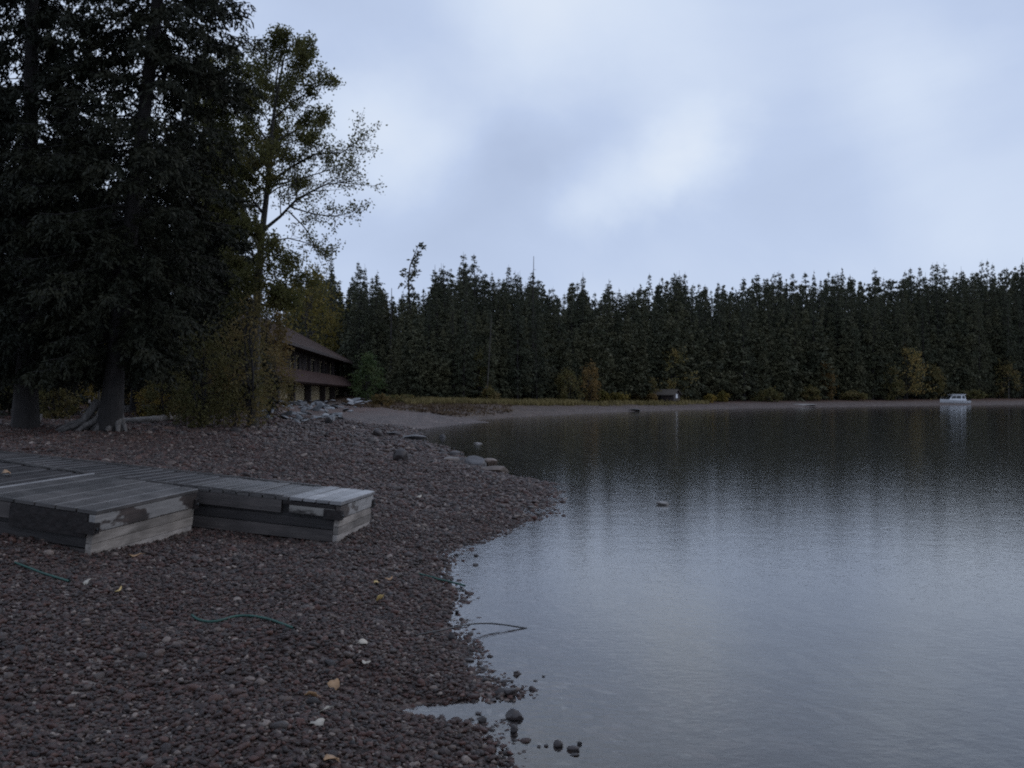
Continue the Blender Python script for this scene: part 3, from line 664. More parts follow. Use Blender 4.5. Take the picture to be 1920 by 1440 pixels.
for nm, mb, mt, sm in (('trunk', tr, 'bark_pale', True), ('crown', fo, 'cotton', False)):
    for j in range(len(mb.v)): mb.v[j] = mb.v[j] - cb
    mb.build(nm, M[mt], cw, sm)

# shrubs and small trees on the left bank
shrub(375, 33, 140, 590, 'bush_olive', 'tall olive shrub left of the lodge, nearest the driftwood log', nclump=60, nleaf=60, leaf=.10)
shrub(440, 35, 150, 590, 'bush_olive', 'olive brown shrub at the foot of the cottonwood', nclump=55, nleaf=60, leaf=.10)
shrub(468, 33.5, 120, 520, 'bush_olive', 'tall thin leafed sapling growing against the cottonwood trunk', 'sapling', 'tree', nclump=46, nleaf=46, leaf=.10, stems=3, shape=.5)
shrub(505, 46, 120, 625, 'bush_olive', 'brownish shrub in front of the lodge roof', nclump=40, nleaf=50, leaf=.11)
shrub(310, 36, 100, 690, 'bush_olive', 'low dark shrub behind the driftwood log', nclump=36, nleaf=50, leaf=.10)
shrub(285, 39, 70, 715, 'yellow', 'low yellow green bush right of the flared trunk', nclump=24, nleaf=50, leaf=.10)
shrub(140, 50, 130, 640, 'yellow', 'yellow leaved bush seen between the two big trunks', nclump=50, nleaf=60, leaf=.13)
shrub(188, 29.5, 46, 560, 'yellow', 'sapling with a few yellow leaves before the dark conifers', 'sapling', 'tree', nclump=6, nleaf=10, stems=1, leaf=.11)
shrub(10, 44, 90, 690, 'bush_olive', 'dull green bush at the left edge behind the trunk', nclump=30, nleaf=46, leaf=.12)
shrub(105, 34, 90, 710, 'bush_olive', 'dark low bush between the two trunks', nclump=36, nleaf=46, leaf=.10, seed=9)
for px, D, wp, yt, lab in ((60, 54, 170, 640, 'dark bush deep behind the left edge trunk'), (235, 56, 150, 660, 'dark bush deep behind the leaning trunk'), (340, 52, 150, 650, 'dark bush behind the driftwood log shrubs'),
                        (425, 50, 120, 640, 'dark bush between the cottonwood and the conifers')):
    shrub(px, D, wp, yt, 'bush_olive', lab, nclump=60, nleaf=60, leaf=.17)
shrub(580, 123, 150, 500, 'yellow', 'large yellowing tree rising behind the lodge roof', 'broadleaf_tree', 'tree', nclump=80, nleaf=60, stems=1, leaf=.34, shape=.2)
shrub(500, 60, 90, 520, 'orange', 'rusty leaved tree between the cottonwood and the lodge', 'broadleaf_tree', 'tree', nclump=60, nleaf=60, stems=1, leaf=.17, shape=.1)
shrub(690, 92, 66, 662, 'bush_green', 'pale green conical bush at the right end of the lodge', nclump=44, nleaf=50, stems=3, leaf=.22, shape=1.2)
shrub(655, 124, 46, 700, 'bush_olive', 'dull bush tucked behind the lodge corner', nclump=22, nleaf=40, leaf=.3)
shrub(742, 100, 90, 737, 'bush_olive', 'low rusty bush between the lodge and the grass bank', nclump=26, nleaf=30, leaf=.22)
shrub(715, 84, 50, 738, 'orange', 'low reddish scrub above the riprap end', nclump=20, nleaf=40, leaf=.2)

# ---- far forest
protos, lite = [], []
for k in range(9):
    wdt = (2.9, 3.3, 3.7, 2.5, 3.1, 3.9, 2.7, 3.4, 3.0)[k]
    pf = (lambda t: (1-t)**1.0*(.7+.3*min(1, t*3))+.015) if k % 4 else (lambda t: (1-t)**.8*(.65+.35*min(1, t*3))*(.9+.18*math.sin(t*17)))
    for lst, nb_, sl_, sw_, pr_ in ((protos, 150, .40, .16, 10), (lite, 70, .72, .36, 7)):
        r = np.random.default_rng(300+k)
        lst.append(conifer_meshes(r, 20, 1.0 + (k % 4)*.7, wdt, nb_, .17, (r.normal()*.3, 0), per=pr_, nq=4, sl=sl_, sw=sw_, prof=pf, mats=('fir_far', 'bark'), flare=.2, droop=.25))
SKYX = [560, 600, 620, 640, 665, 690, 715, 735, 750, 800, 815, 840, 862, 900, 915, 930, 950, 975, 1000, 1030, 1060, 1090, 1110, 1140, 1180, 1230, 1270, 1300, 1350, 1400, 1450, 1520, 1560, 1620, 1680, 1730, 1800, 1860, 1920, 2000]
SKYY = [505, 500, 490, 530, 502, 505, 520, 545, 530, 525, 495, 495, 485, 500, 528, 512, 500, 515, 508, 525, 528, 516, 538, 528, 525, 520, 514, 518, 522, 517, 512, 513, 511, 507, 506, 502, 498, 493, 486, 478]
DX = [540, 640, 700, 800, 900, 1000, 1100, 1300, 1500, 1700, 1920, 2040]
DY = [142, 128, 112, 108, 113, 120, 129, 153, 180, 206, 235, 250]
def far_label(px, yt):
    row = 'its tip breaking the skyline' if yt < np.interp(px, SKYX, SKYY) + 32 else 'below the skyline'
    for lim, z in ((660, 'behind the lodge roof'), (800, 'around the bent topped conifer'), (1000, 'behind the grass bank'), (1180, 'behind the orange sapling and yellow bushes'), (1330, 'behind the shed'),
                   (1500, 'right of the shed'), (1640, 'behind the rusty sapling'), (1840, 'behind the white boat'), (9999, 'right of the boat')):
        if px < lim: return 'dark conifer ' + z + ', ' + row
FAR_GROUP = 'conifers of the far forest'
r = np.random.default_rng(42)
trees = []
px = 560.0
for row, (off, step, lo, hi) in enumerate(((0, 16, 40, 130), (6, 14, 22, 75), (12, 13, 0, 50), (18, 13, -10, 30))):
    px = 560.0 + row*5
    while px < 2010:
        D = np.interp(px, DX, DY) + off + r.uniform(-2.5, 2.5)
        if not (row == 0 and px < 640):
            trees.append((px, D, np.interp(px, SKYX, SKYY) + r.uniform(lo, hi) + (6*math.sin(px*.043)+6*math.sin(px*.101+1)+5*math.sin(px*.023+2) if row > 1 else 0)))
        px += step*r.uniform(.7, 1.35)
trees += [(870, 124, 470), (888, 125, 473), (820, 118, 494), (835, 119, 492), (670, 118, 500), (708, 119, 510), (950, 130, 494), (925, 131, 506), (1090, 138, 508),
          (1000, 122, 505), (622, 132, 478), (556, 128, 488), (1268, 160, 508), (1725, 222, 498), (1240, 160, 520), (1918, 246, 482), (1570, 200, 508), (1460, 185, 505), (1640, 212, 500)]
def place_far(px, D, yt, k=None):
    b = AT(px, D); H = max(4, ZPX(yt, D) - b[2]); k = int(r.integers(9)) if k is None else k
    s = H/20; sx = s*r.uniform(.7, 1.35)*min(1.1, (20/H)**.25)
    return b, k, (sx, sx, s), r.uniform(0, 6.28)
fill = []
trees.sort(key=lambda t: t[2])
print('far trees', len(trees))
for j, (px, D, yt) in enumerate(trees):
    b, k, s, rz = place_far(px, D, yt)
    if j < 296: tree_from('conifer_tree', protos[k], b - np.array([0, 0, .1]), far_label(px, yt), 'tree', FAR_GROUP, rz, s)
    else: fill.append((b, k, s, rz))
for px in np.arange(540, 2030, 11):          # the wood behind, one mass
    for off in (25, 32):
        D = np.interp(px, DX, DY) + off + r.uniform(-4, 4); fill.append(place_far(px + r.uniform(-8, 8), D, np.interp(px, SKYX, SKYY) + r.uniform(6, 46)))
fb = MB()
for b, k, s, rz in fill:
    for me in lite[k][1:]:
        v = np.empty(len(me.vertices)*3, np.float32); me.vertices.foreach_get('co', v); v = v.reshape(-1, 3)*np.array(s)
        c_, s_ = math.cos(rz), math.sin(rz); v = np.stack([v[:, 0]*c_-v[:, 1]*s_, v[:, 0]*s_+v[:, 1]*c_, v[:, 2]], 1) + b
        fb.add(v, np.arange(len(v)).reshape(-1, 4))
tag(fb.build('forest', M['fir_far']), 'dark mass of conifers deep in the far forest', 'forest', kind='stuff')

# bent-topped conifer above the skyline
r = np.random.default_rng(8)
b = AT(770, 118); Hb = ZPX(458, 118) - b[2]
tr, fo = MB(), MB()
tt = np.linspace(0, 1, 16); bendx = .25*np.sin(tt*6) + 1.2*np.clip(tt-.84, 0, 1)*5
axp = np.stack([bendx, 0*tt, Hb*tt], 1); tr.tube(axp, .2*(1-tt)**.8+.03, 7)
for t in np.concatenate([r.uniform(.1, .74, 70), r.uniform(.74, 1, 17)]):
    p0 = np.array([np.interp(t, tt, axp[:, j]) for j in range(3)]); a_ = r.uniform(0, 6.28); l = (1.9 if t < .74 else 1.15)*r.uniform(.4, 1)*(1.1-.35*t)
    if t > .8: a_ = r.normal()*.8
    o_ = np.array([math.cos(a_), math.sin(a_), r.uniform(-.25, .25)]); q = np.linspace(0, 1, 4); C = p0 + o_*(q*l)[:, None]; tr.tube(C, .03*(1-q)+.01, 4)
    k = 17; cc = p0 + o_*(r.uniform(.3, 1, k)*l)[:, None] + r.normal(size=(k, 3))*.16
    d = unit(o_ + r.normal(size=(k, 3))*.7); fo.kites(cc, d, unit(np.cross(d, r.normal(size=(k, 3)))), r.uniform(.3, .6, k), r.uniform(.12, .26, k))
tree_from('conifer_tree', (tr.mesh('trunk', M['bark'], True), fo.mesh('crown', M['fir_far'])), b, 'tall thin conifer with a bent windswept top above the skyline', 'tree')
for px, yt, D, lab in ((998, 480, 121, 'bare dead spire of a trunk poking above the forest skyline'), (732, 540, 112, 'thin dead snag left of the bent topped conifer'),
                       (912, 590, 110, 'pale leaning dead trunk against the dark forest'), (1891, 700, 226, 'pale dead trunk near the shore right of the boat')):
    b = AT(px, D); H = ZPX(yt, D)-b[2]; s = np.linspace(0, 1, 8); lean = .06*H if px == 912 else .01*H; rb = .05 if px == 912 else .11
    mb = MB().tube(np.stack([lean*s, 0*s, H*s], 1), rb*(1-s)+.03, 7)
    for k in range(9):
        t = .55+.045*k; a_ = k*2.4; mb.tube([(lean*t, 0, H*t), (lean*t+.35*math.cos(a_), .35*math.sin(a_), H*t-.05)], [.025, .008], 4)
    o = mb.build('dead_tree', M['bark_pale'] if px in (912, 1891) else M['bark']); o.location = b; tag(o, lab, 'tree')

# autumn shrubs along the far shore
for px, D, wpx, yt, mat, lab in (
    (1265, 146, 80, 648, 'shore_tree', 'tall olive green leafy tree beside the shed'),
    (1207, 142, 56, 695, 'bush_olive', 'dull olive shrub left of the shed'),
    (1106, 124, 44, 675, 'orange', 'slender orange leaved sapling left of the shed, at the forest foot'),
    (1065, 121, 60, 690, 'bush_olive', 'olive scrub left of the orange sapling'),
    (1160, 131, 40, 736, 'yellow', 'low yellow bush midway between shed and orange sapling'),
    (1132, 127, 26, 730, 'yellow', 'small yellow bush just right of the orange sapling'),
    (1222, 140, 22, 738, 'orange', 'small rusty bush touching the shed wall'),
    (1332, 152, 26, 740, 'yellow', 'small yellow bush right of the shed'),
    (1356, 155, 24, 735, 'yellow', 'bright yellow bush farther right of the shed'),
    (1549, 183, 36, 672, 'orange', 'slender rusty sapling at the middle of the far shore'),
    (1520, 178, 40, 725, 'bush_olive', 'dull shrub left of the rusty sapling'),
    (1700, 203, 80, 650, 'shore_tree', 'yellow green leafy tree left of the white boat'),
    (1672, 199, 50, 690, 'bush_olive', 'olive shrub under the yellow green tree'),
    (1752, 210, 40, 685, 'bush_olive', 'dull leafy shrub behind the boat bow'),
    (1885, 228, 60, 668, 'bush_olive', 'olive tree at the right edge of the far shore'),
    (920, 110, 36, 722, 'bush_olive', 'pale olive bush rising from the grass bank'),
    (900, 113, 44, 655, 'bush_olive', 'thin olive broadleaf against the conifers behind the grass bank'),
    (1440, 166, 60, 728, 'bush_olive', 'low dark scrub midway along the far shore'),
    (1600, 189, 60, 732, 'bush_olive', 'low scrub right of the rusty sapling'),
    (1820, 217, 60, 730, 'bush_olive', 'low scrub above the white boat')):
    shrub(px, D, wpx, yt, mat, lab, nclump=26, nleaf=40, stems=3, leaf=max(.22, 4.2/F_PX*D), shape=.6)

# dry grass on the far bank
r = np.random.default_rng(21)
n = 16000; gx = r.uniform(760, 1330, n); Dg = np.interp(gx, [760, 800, 900, 1000, 1100, 1330], [93, 99, 104, 111, 119, 146]) + r.uniform(-3, 6, n)
x_ = (gx-960)/F_PX*Dg; h_ = hgt(x_, Dg); gk = r.random(n) < np.where(gx < 1090, 1, .35); x_, Dg_, h_ = x_[gk], Dg[gk], h_[gk]; n = len(x_)
d = unit(np.stack([r.normal(size=n)*.35, r.normal(size=n)*.35, np.ones(n)], 1)); w_ = unit(np.cross(d, r.normal(size=(n, 3))))
n2_ = 9000; gx2 = r.uniform(640, 960, n2_); D2 = r.uniform(74, 104, n2_); x2 = (gx2-960)/F_PX*D2; h2 = hgt(x2, D2); k2 = (h2 > .18) & (r.random(n2_) < .35 + .65*(np.sin(x2*.9)+np.sin(D2*.7+x2*.4) > .2))
tag(MB().kites(np.stack([x2, D2, h2-.03], 1)[k2], unit(np.stack([r.normal(size=n2_)*.6, r.normal(size=n2_)*.6, np.ones(n2_)], 1))[k2], unit(r.normal(size=(n2_, 3))*[1, 1, .1])[k2], r.uniform(.12, .34, n2_)[k2], r.uniform(.06, .14, n2_)[k2]).build('undergrowth', M['scrub']),
    'low rusty brown scrub on the land behind the cove', 'scrub', kind='stuff')
tag(MB().kites(np.stack([x_, Dg_, h_-.05], 1), d, w_, r.uniform(.3, .75, n), r.uniform(.06, .13, n)).build('grass', M['grass']), 'dry yellowish grass along the far bank', 'grass', kind='stuff')

# ------------------------------------------------------------------ lodge
ldir = unit(np.array([-110/F_PX, 1.0])); side = np.array([-ldir[1], ldir[0]])     # side: away from the lake
def LP(D): return np.array([(850-960)/F_PX*D - 12.6, D])                        # lake-side wall line
Lo = LP(64); Le = LP(119); lb = empty('lodge', (Lo[0], Lo[1], 1.0), math.atan2(ldir[1], ldir[0]))
tag(lb, 'long two storey brown lodge with hipped shingle roof behind the riprap', 'building')
Lt = float(np.linalg.norm(Le-Lo)); DPT = 9.0                                     # local x along wall, +y away from lake
zL, zU, zR = 1.75, 4.45, 7.7                                                    # lower eave, upper eave, ridge (above base z=1.0)
MB().box((0, .5, -.6), (Lt, DPT, .18)).build('foundation', M['rock'], lb)
MB().box((0, .6, .18), (Lt, DPT, zU+.1)).build('wall', M['lodge_dark'], lb)
posts = [17.0, 26, 36, 44, 53.0]
pp = [float((LP(a)-Lo) @ ldir) for a in (66, 73.5, 81, 90, 100, 108, 117)]
for k in range(len(pp)):
    MB().box((pp[k]-.28, -.12, -.3), (pp[k]+.28, .35, zL+.25)).build('post', M['lodge_dark'], lb)
    MB().box((pp[k]-.14, -.05, zL+.8), (pp[k]+.14, .2, zU)).build('balcony_post', M['lodge_dark'], lb)
    if k < len(pp)-1:
        x0, x1 = pp[k]+.34, pp[k+1]-.34
        pn = MB().box((x0, .42, .2), (x1, .594, zL+.2)).build('wall_panel', M['lodge_panel'], lb)
        bt = MB()
        for xx in np.arange(x0+.4, x1-.1, .55): bt.box((xx-.05, .385, .22), (xx+.05, .418, zL+.15))
        bt.build('batten', M['lodge_panel'], pn)
        MB().box((x0, .3, -.05), (x1, .41, .16)).build('sill', M['lodge_dark'], lb)
        wm = (x0+x1)/2
        for xx in (wm-1.8, wm+1.3):
            f = MB().box((xx-.75, .54, zL+1.1), (xx+.75, .597, zL+2.35)).build('window', M['lodge_panel'], lb)
            MB().box((xx-.64, .52, zL+1.2), (xx+.64, .537, zL+2.25)).build('pane', M['glass'], f)
# balcony with a shingled skirt that flares outwards
MB().add([(-.5, -1.35, zL), (Lt+1.2, -1.35, zL), (Lt+1.2, -.35, zL+1.05), (-.5, -.35, zL+1.05), (-.5, -1.2, zL-.12), (Lt+1.2, -1.2, zL-.12), (Lt+1.2, .58, zL-.12), (-.5, .58, zL-.12),
          (Lt+1.2, .58, zL+1.0), (-.5, .58, zL+1.0)],
         [(0, 1, 2, 3), (0, 4, 5, 1), (4, 7, 6, 5), (1, 5, 6, 8), (1, 8, 2, 2), (3, 2, 8, 9)][:4] + [(3, 2, 8, 9), (0, 3, 9, 7), (0, 7, 4, 4)][:2], [(1, 8, 2), (0, 7, 4)]).build('balcony_skirt', M['skirt'], lb)
ov = 1.25; rx0, rx1 = 8.0, Lt-13.5; ym = DPT/2
roof = MB().add([(-ov, -ov, zU), (Lt+ov, -ov, zU), (Lt+ov, DPT+ov, zU), (-ov, DPT+ov, zU), (rx0, ym, zR), (rx1, ym, zR)],
                [(0, 1, 5, 4), (2, 3, 4, 5), (0, 3, 2, 1)], [(1, 2, 5), (3, 0, 4)]).build('roof', M['roof'], lb)
for k in range(9):                                                               # shingle courses on the lake side
    t0, t1 = k/9, (k+.93)/9
    def rp(t, e, up): # point on the front slope
        x = (-ov + (rx0+ov)*t) if e == 0 else (Lt+ov + (rx1-Lt-ov)*t)
        return (x, -ov + (ym+ov)*t, zU + (zR-zU)*t + up)
    a_, b_, c_, d_ = rp(t0, 0, .07), rp(t0, 1, .07), rp(t1, 1, .015), rp(t1, 0, .015)
    a2, b2 = rp(t0, 0, .004), rp(t0, 1, .004)
    MB().add([a_, b_, c_, d_, a2, b2], [(0, 1, 2, 3), (4, 5, 1, 0)]).build('shingle_course', M['roof'], roof)
MB().box((-ov, -ov-.03, zU-.2), (Lt+ov, -ov-.002, zU+.03)).build('fascia', M['lodge_dark'], roof)
MB().box((22, ym-.5, zR-.4), (23, ym+.5, zR+1.1)).build('chimney', M['rock'], roof)

# riprap bank: loose slabs
r = np.random.default_rng(33)
RIP = 'loose angular slab in the riprap heap below the lodge'
cnt = 0
slab_me = [stone_mesh('riprap_rock', np.random.default_rng(500+k), (1, .62, .22), M['slab'], .22, 9, False) for k in range(8)]
for k in range(150):
    py = r.uniform(750, 790); wgt = (py-750)/40
    x0, x1 = 525 - 45*wgt, 705 - 70*wgt
    pxx = r.uniform(x0, x1); D = np.interp(py, [750, 795], [70, 42])
    z = ZPX(py, D) ; X_ = (pxx-960)/F_PX*D
    zg = float(hgt(np.array([X_]), np.array([D]))[0])
    o = link('riprap_rock', slab_me[k % 8]); s = r.uniform(.14, .42)
    o.location = (X_, D, max(zg + s*.12, min(z, zg+.45))); o.scale = (s*r.uniform(.8, 1.4), s, s*r.uniform(.7, 1.2)); o.rotation_euler = (r.normal()*.35, r.normal()*.3, r.uniform(0, 6.28))
    tag(o, RIP, 'rock', 'slabs of the riprap bank')

# ------------------------------------------------------------------ shed
b = AT(1250, 143); sh = empty('shed', b, R(-32)); tag(sh, 'small dark shed with a white board on its front, on the far shore', 'shed')
MB().box((-1.5, -1.1, -.3), (1.5, 1.1, 1.15)).build('wall', M['shed_wall'], sh)
MB().add([(-1.5, -1.1, 1.15), (-1.5, 1.1, 1.15), (-1.5, 0, 1.75), (1.5, -1.1, 1.15), (1.5, 1.1, 1.15), (1.5, 0, 1.75)], [], [(0, 2, 1), (3, 4, 5)]).build('gable', M['shed_wall'], sh)
rf = MB()
for s in (-1, 1): rf.add([(-1.75, 0, 1.80), (1.75, 0, 1.80), (1.75, s*1.4, 1.02), (-1.75, s*1.4, 1.02), (-1.75, 0, 1.72), (1.75, 0, 1.72), (1.75, s*1.4, .94), (-1.75, s*1.4, .94)],
                         [(0, 1, 2, 3), (4, 7, 6, 5), (2, 6, 7, 3), (1, 5, 6, 2), (0, 3, 7, 4)])
rf.build('roof', M['shed_roof'], sh)
MB().box((.1, -1.13, -.25), (.95, -1.103, 1.0)).build('door', M['lodge_dark'], sh)
MB().box((1.503, -.3, .55), (1.53, .22, 1.12)).build('white_board', M['sign_white'], sh)
MB().box((-1.0, -1.13, .3), (-.3, -1.103, .85)).build('window', M['glass'], sh)

# ------------------------------------------------------------------ boat
bx, by = (1790-960)/F_PX*196, 196.0
bt = empty('cabin_boat', (bx, by, .05), R(180+4)); tag(bt, 'white cabin motorboat at the far shoreline', 'boat')
ns = 10; V = []
for k in range(ns):                                                              # hull lofted stern (x=-2.7) to bow (x=2.9)
    t = k/(ns-1); x = -2.7+5.6*t; wv = 1.05*(1-max(0, (t-.45)/.55)**2.2); sh_ = .72+.35*t**2; kl = -.3+.45*max(0, (t-.6)/.4)**2
    V += [(x, -wv, sh_), (x, -wv*.86, .15+.2*t), (x, 0, kl), (x, wv*.86, .15+.2*t), (x, wv, sh_)]
q = [(5*k+j, 5*k+5+j, 5*k+6+j, 5*k+1+j) for k in range(ns-1) for j in range(4)] + [(0, 1, 3, 4)]
MB().add(V, q, [(1, 2, 3)]).build('hull', M['white'], bt, True)
MB().add([V[5*k+j] for k in range(ns) for j in (0, 4)], [(2*k, 2*k+1, 2*k+3, 2*k+2) for k in range(ns-1)]).build('deck', M['white'], bt).location = (0, 0, -.04)
cab = [(-1.9, .74), (1.55, .85), (.75, 1.78), (-1.6, 1.86)]
V = [(x, s*(.85 if z < 1 else .72), z) for s in (-1, 1) for x, z in cab]
MB().add(V, [(0, 1, 2, 3), (7, 6, 5, 4), (0, 4, 5, 1), (1, 5, 6, 2), (3, 7, 4, 0)]).build('cabin', M['white'], bt)
MB().box((-1.85, -.82, 1.86), (.95, .82, 1.95)).build('cabin_roof', M['white'], bt)
for s in (-1, 1):
    for x0, x1, x2, x3 in ((-.85, .05, .0, -.85), (.13, 1.15, .72, .08), (-1.62, -1.1, -1.12, -1.55)):
        yb = lambda z: s*(.85 - (z-.8)*.125 + .012)
        MB().add([(x0, yb(1.12), 1.12), (x1, yb(1.12), 1.12), (x2, yb(1.66), 1.66), (x3, yb(1.66), 1.66), (x0, yb(1.12)-s*.02, 1.12), (x1, yb(1.12)-s*.02, 1.12), (x2, yb(1.66)-s*.02, 1.66), (x3, yb(1.66)-s*.02, 1.66)],
                 [(0, 1, 2, 3), (4, 5, 6, 7), (0, 1, 5, 4), (1, 2, 6, 5), (2, 3, 7, 6), (3, 0, 4, 7)]).build('window', M['glass'], bt)
MB().add([(1.47, -.66, 1.0), (1.47, .66, 1.0), (.88, .6, 1.68), (.88, -.6, 1.68)], [(0, 1, 2, 3)]).build('windscreen', M['glass'], bt)
MB().tube([(2.8, 0, 1.05), (2.75, 0, 1.4), (1.6, -.75, 1.35), (1.6, -.78, .95)], .02, 5).build('bow_rail', M['bolt'], bt)
MB().box((-3.1, -.22, .1), (-2.72, .22, 1.0)).build('outboard_motor', M['iron'], bt)

# ------------------------------------------------------------------ rocks along the water
rock(750, 866, 36, 24, 'dark blocky rock alone on the beach', M['rock_dark'], cuts=9, lump=.05, rot=.1)
rock(707, 818, 24, 15, 'small dark rock on the beach near the narrow cove', M['rock_dark'])
rock(738, 816, 30, 7, 'flat dark slab at the cove edge', M['rock_dark'], cuts=6)
rock(775, 824, 46, 9, 'long low rock at the tip of the cove water', M['rock'], cuts=6)
rock(891, 872, 40, 17, 'large grey green rock among the rocks at the water edge', M['rock'])
rock(853, 855, 24, 9, 'small dark rock beside the tan slab at the water edge', M['rock_dark'])
rock(841, 865, 36, 8, 'flat tan slab at the water edge', M['rock_tan'], cuts=6)
rock(868, 866, 24, 8, 'small dark rock left of the grey green one', M['rock_dark'])
rock(918, 870, 30, 11, 'brown rock in the water right of the grey green one', M['rock_tan'])
rock(930, 886, 60, 12, 'long flat brown rock lying in the shallows', M['rock_tan'], cuts=6, dep=.5)
rock(896, 832, 16, 2.2, 'small pale rock standing in the dark cove water', M['rock_pale'])
rock(828, 820, 12, 6, 'tiny grey rock near the cove mouth', M['rock'])
rock(1245, 947, 28, 7, 'white fleck on the open lake surface, built as a pale flat stone', M['rock_pale'], cuts=3, dep=.5)  # rock mesh stands in for an unidentified white fleck on the water
rock(965, 1350, 40, 17, 'largest dark stone standing alone in the near shallows', M['rock_dark'], dep=.7)
rock(963, 1374, 18, 14, 'small round stone just below the largest dark stone', M['rock_dark'])
rock(848, 1201, 17, 15, 'round dark stone below the black cable', M['rock_dark'])
for px, py, w_, h_ in ((938, 1303, 22, 16), (956, 1305, 22, 18), (968, 1265, 16, 10), (945, 1282, 12, 10), (1048, 1400, 20, 16), (1075, 1408, 26, 12), (1088, 1396, 10, 8), (903, 1354, 18, 14), (906, 1256, 20, 8),
                       (877, 1240, 20, 7), (925, 1316, 16, 6), (912, 1280, 18, 12), (872, 1250, 14, 8), (896, 1340, 14, 6), (1025, 1400, 8, 6), (1010, 1402, 10, 5), (862, 1262, 12, 8), (1078, 1418, 16, 6),
                       (870, 1128, 12, 6), (856, 1150, 12, 8), (890, 1060, 10, 5), (893, 1043, 10, 5), (1019, 1269, 7, 3), (1004, 1277, 8, 3)):
    rock(px, py, w_, h_*.7, 'small dark wet stone poking out of the shallow water', M['rock_dark'], 'small stones in the near shallows', name='stone')
rock(1190, 776, 24, 5, 'dark rock at the far waterline left of the shed', M['rock_dark'], D=113)
rock(1510, 763, 60, 3, 'pale gravel hump at the far waterline', M['rock_pale'], D=160)

# ------------------------------------------------------------------ driftwood, ropes, leaves
def ground_path(pts, lift, n=40, wig=0):
    P = np.array([G(*q) for q in pts]); t = np.linspace(0, 1, len(P)); q = np.linspace(0, 1, n)
    # smooth with a Catmull style blend
    out = np.stack([np.interp(q, t, P[:, k]) for k in range(3)], 1)
    for _ in range(6): out[1:-1, :2] = (out[:-2, :2]+2*out[1:-1, :2]+out[2:, :2])/4
    out[:, 2] = np.maximum(hgt(out[:, 0], out[:, 1]), 0) + lift
    return out
P = ground_path([(228, 795), (265, 794), (300, 793), (345, 789)], .10, 14); P[-3:, 2] += [.03, .06, .10]
lg = MB().tube(P, np.array([.09, .1, .1, .105, .11, .115, .12, .12, .12, .125, .13, .14, .15, .05]), 9).tube(P[9:11] + [[0, 0, 0], [.15, -.25, .2]], [.05, .02], 6).build('driftwood_log', M['deadwood'], None, True)
tag(lg, 'bleached driftwood log lying right of the flared roots', 'log')
P = ground_path([(62, 802), (78, 796)], .05, 6); P[:, 2] += np.linspace(0, .22, 6)
tag(MB().tube(P, [.05, .09, .09, .08, .06, .03], 8).build('driftwood_stump', M['deadwood'], None, True), 'small bleached wood stub left of the flared roots', 'log')
c = AT(248, 47); tag(MB().box((-.8, -.2, -.05), (.8, .2, .08), .02).box((-.7, -.15, .08), (.75, .14, .3), .02).build('stacked_timbers', M['deadwood']), 'low pale timbers on the ground behind the driftwood log', 'timbers').location = c
for pts, lab in (([(360, 1160), (370, 1168), (392, 1173), (415, 1170), (440, 1161), (470, 1160), (500, 1166), (525, 1175), (550, 1184)], 'green rope with a bend lying on the open gravel'),
                 ([(785, 1080), (815, 1088), (845, 1096), (872, 1103)], 'short green rope running into the water'),
                 ([(28, 1060), (60, 1072), (95, 1085), (130, 1096)], 'green rope on the gravel before the wide dock section'),
                 ([(365, 988), (400, 986), (440, 986), (480, 988), (505, 991)], 'thin green rope along the foot of the narrow dock section')):
    Pp = ground_path(pts, .022)
    tag(MB().tube(Pp, .0085, 7).build('rope', M['rope'], None, True), lab, 'rope', 'green mooring ropes')
# cable arching out of the gravel into the lake
def wz(px, py, z):
    D = (CAM_H - z)*F_PX/(py-742); return [(px-960)/F_PX*D, D, z]
Pc = smooth_pts([wz(780, 1190, .085), wz(815, 1183, .088), wz(850, 1176, .075), wz(875, 1170, .064), wz(900, 1167.5, .052), wz(925, 1168, .038), wz(950, 1171, .024), wz(972, 1174.5, .010), wz(992, 1178, -.004), wz(1000, 1178, -.03)], 40)
for _ in range(4): Pc[1:-1] = (Pc[:-2]+2*Pc[1:-1]+Pc[2:])/4
tag(MB().tube(Pc, .0055, 7).build('cable', M['cable'], None, True), 'thin black cable arching from the gravel into the lake', 'cable')
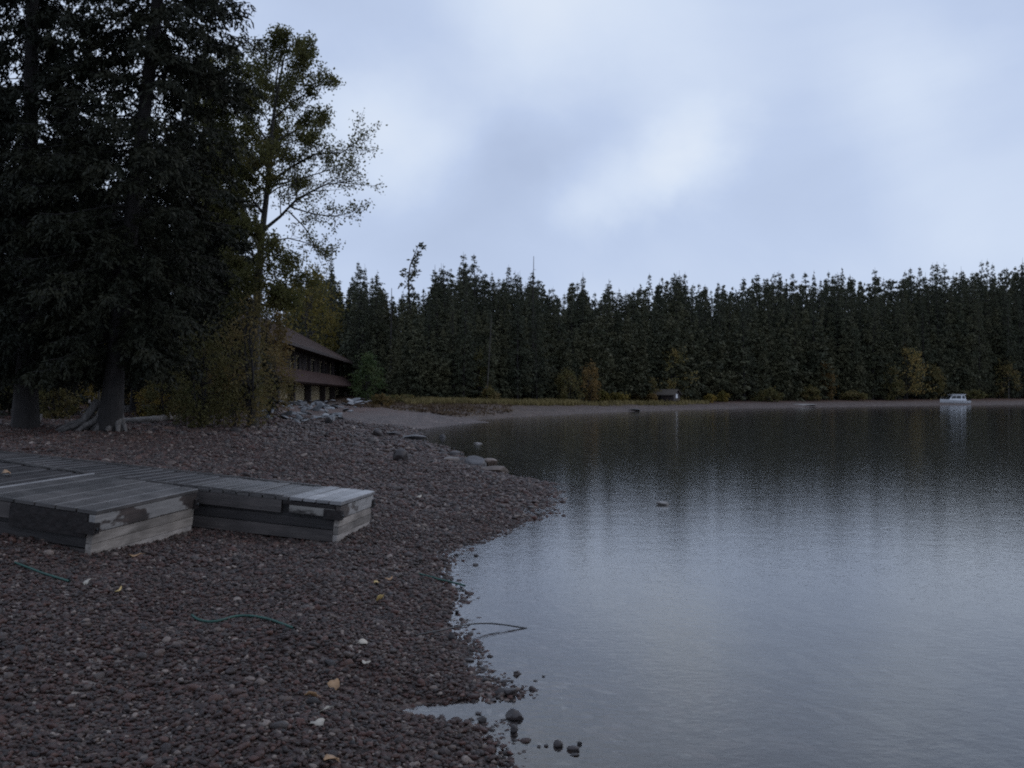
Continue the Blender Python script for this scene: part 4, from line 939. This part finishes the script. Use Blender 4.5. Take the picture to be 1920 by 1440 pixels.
# fallen leaves
def leaf(c, size, mat, lab, cat='leaf', seed=0):
    r = np.random.default_rng(seed); a = np.linspace(0, 2*math.pi, 13)[:-1]
    rad = .5*(1+.12*np.cos(a)) * (1+.08*r.normal(size=12)); v = np.stack([np.cos(a)*rad, np.sin(a)*rad*.72, .10*np.cos(2*a+r.uniform(0, 6))+.05*r.normal(size=12)], 1)*size
    top = np.vstack([v, [[0, 0, -.02*size]]]); bot = top - [0, 0, .0025]
    t = [(i, (i+1) % 12, 12) for i in range(12)] + [((i+1) % 12+13, i+13, 25) for i in range(12)]
    q = [(i, i+13, (i+1) % 12+13, (i+1) % 12) for i in range(12)]
    mb = MB().add(np.vstack([top, bot]), q, t); mb.tube([(.45*size, 0, 0), (.8*size, .1*size, -.01)], [.0025, .0015], 4)
    o = mb.build('fallen_leaf', mat, None, True); o.location = c; o.rotation_euler = (r.normal()*.3, r.normal()*.3, r.uniform(0, 6.28)); return tag(o, lab, cat, 'fallen leaves')
for k, (px, py, s, mt, lab) in enumerate(((252, 1047, .11, 'leaf_t', 'tan leaf at the foot of the wide dock end'), (222, 1114, .075, 'leaf_y', 'small yellow leaf on gravel left of the bent rope'),
        (164, 1098, .07, 'leaf_p', 'pale leaf before the wide dock corner'), (627, 1292, .085, 'leaf_t', 'orange tan leaf, upper of two on the near gravel'), (582, 1312, .075, 'leaf_t', 'orange tan leaf, lower of two on the near gravel'),
        (607, 1342, .085, 'leaf_p', 'large whitish leaf on the near gravel'), (597, 1366, .07, 'leaf_p', 'whitish leaf just below the large whitish leaf'), (710, 1130, .085, 'leaf_y', 'curled yellow leaf right of the bent rope'),
        (706, 1098, .06, 'leaf_y', 'small yellow leaf above the curled yellow leaf'), (730, 1091, .07, 'leaf_t', 'small tan leaf near the short rope'), (682, 1212, .065, 'leaf_p', 'pale leaf halfway down the gravel near the water'),
        (686, 1250, .07, 'leaf_p', 'small pale leaf below the halfway pale leaf'), (620, 1434, .08, 'leaf_t', 'leaf cut by the bottom picture edge'), (785, 935, .09, 'leaf_p', 'pale leaf right of the narrow dock'),
        (425, 988, .08, 'leaf_t', 'tan leaf beside the narrow dock side'))):
    c = G(px, py); leaf((c[0], c[1], c[2]+.03), s, M[mt], lab, seed=k)
lp = Matrix(MA) @ Vector((-1.55, 1.15, .463+.02)); leaf(lp, .10, M['leaf_t'], 'orange leaf lying on the wide dock deck', seed=77)
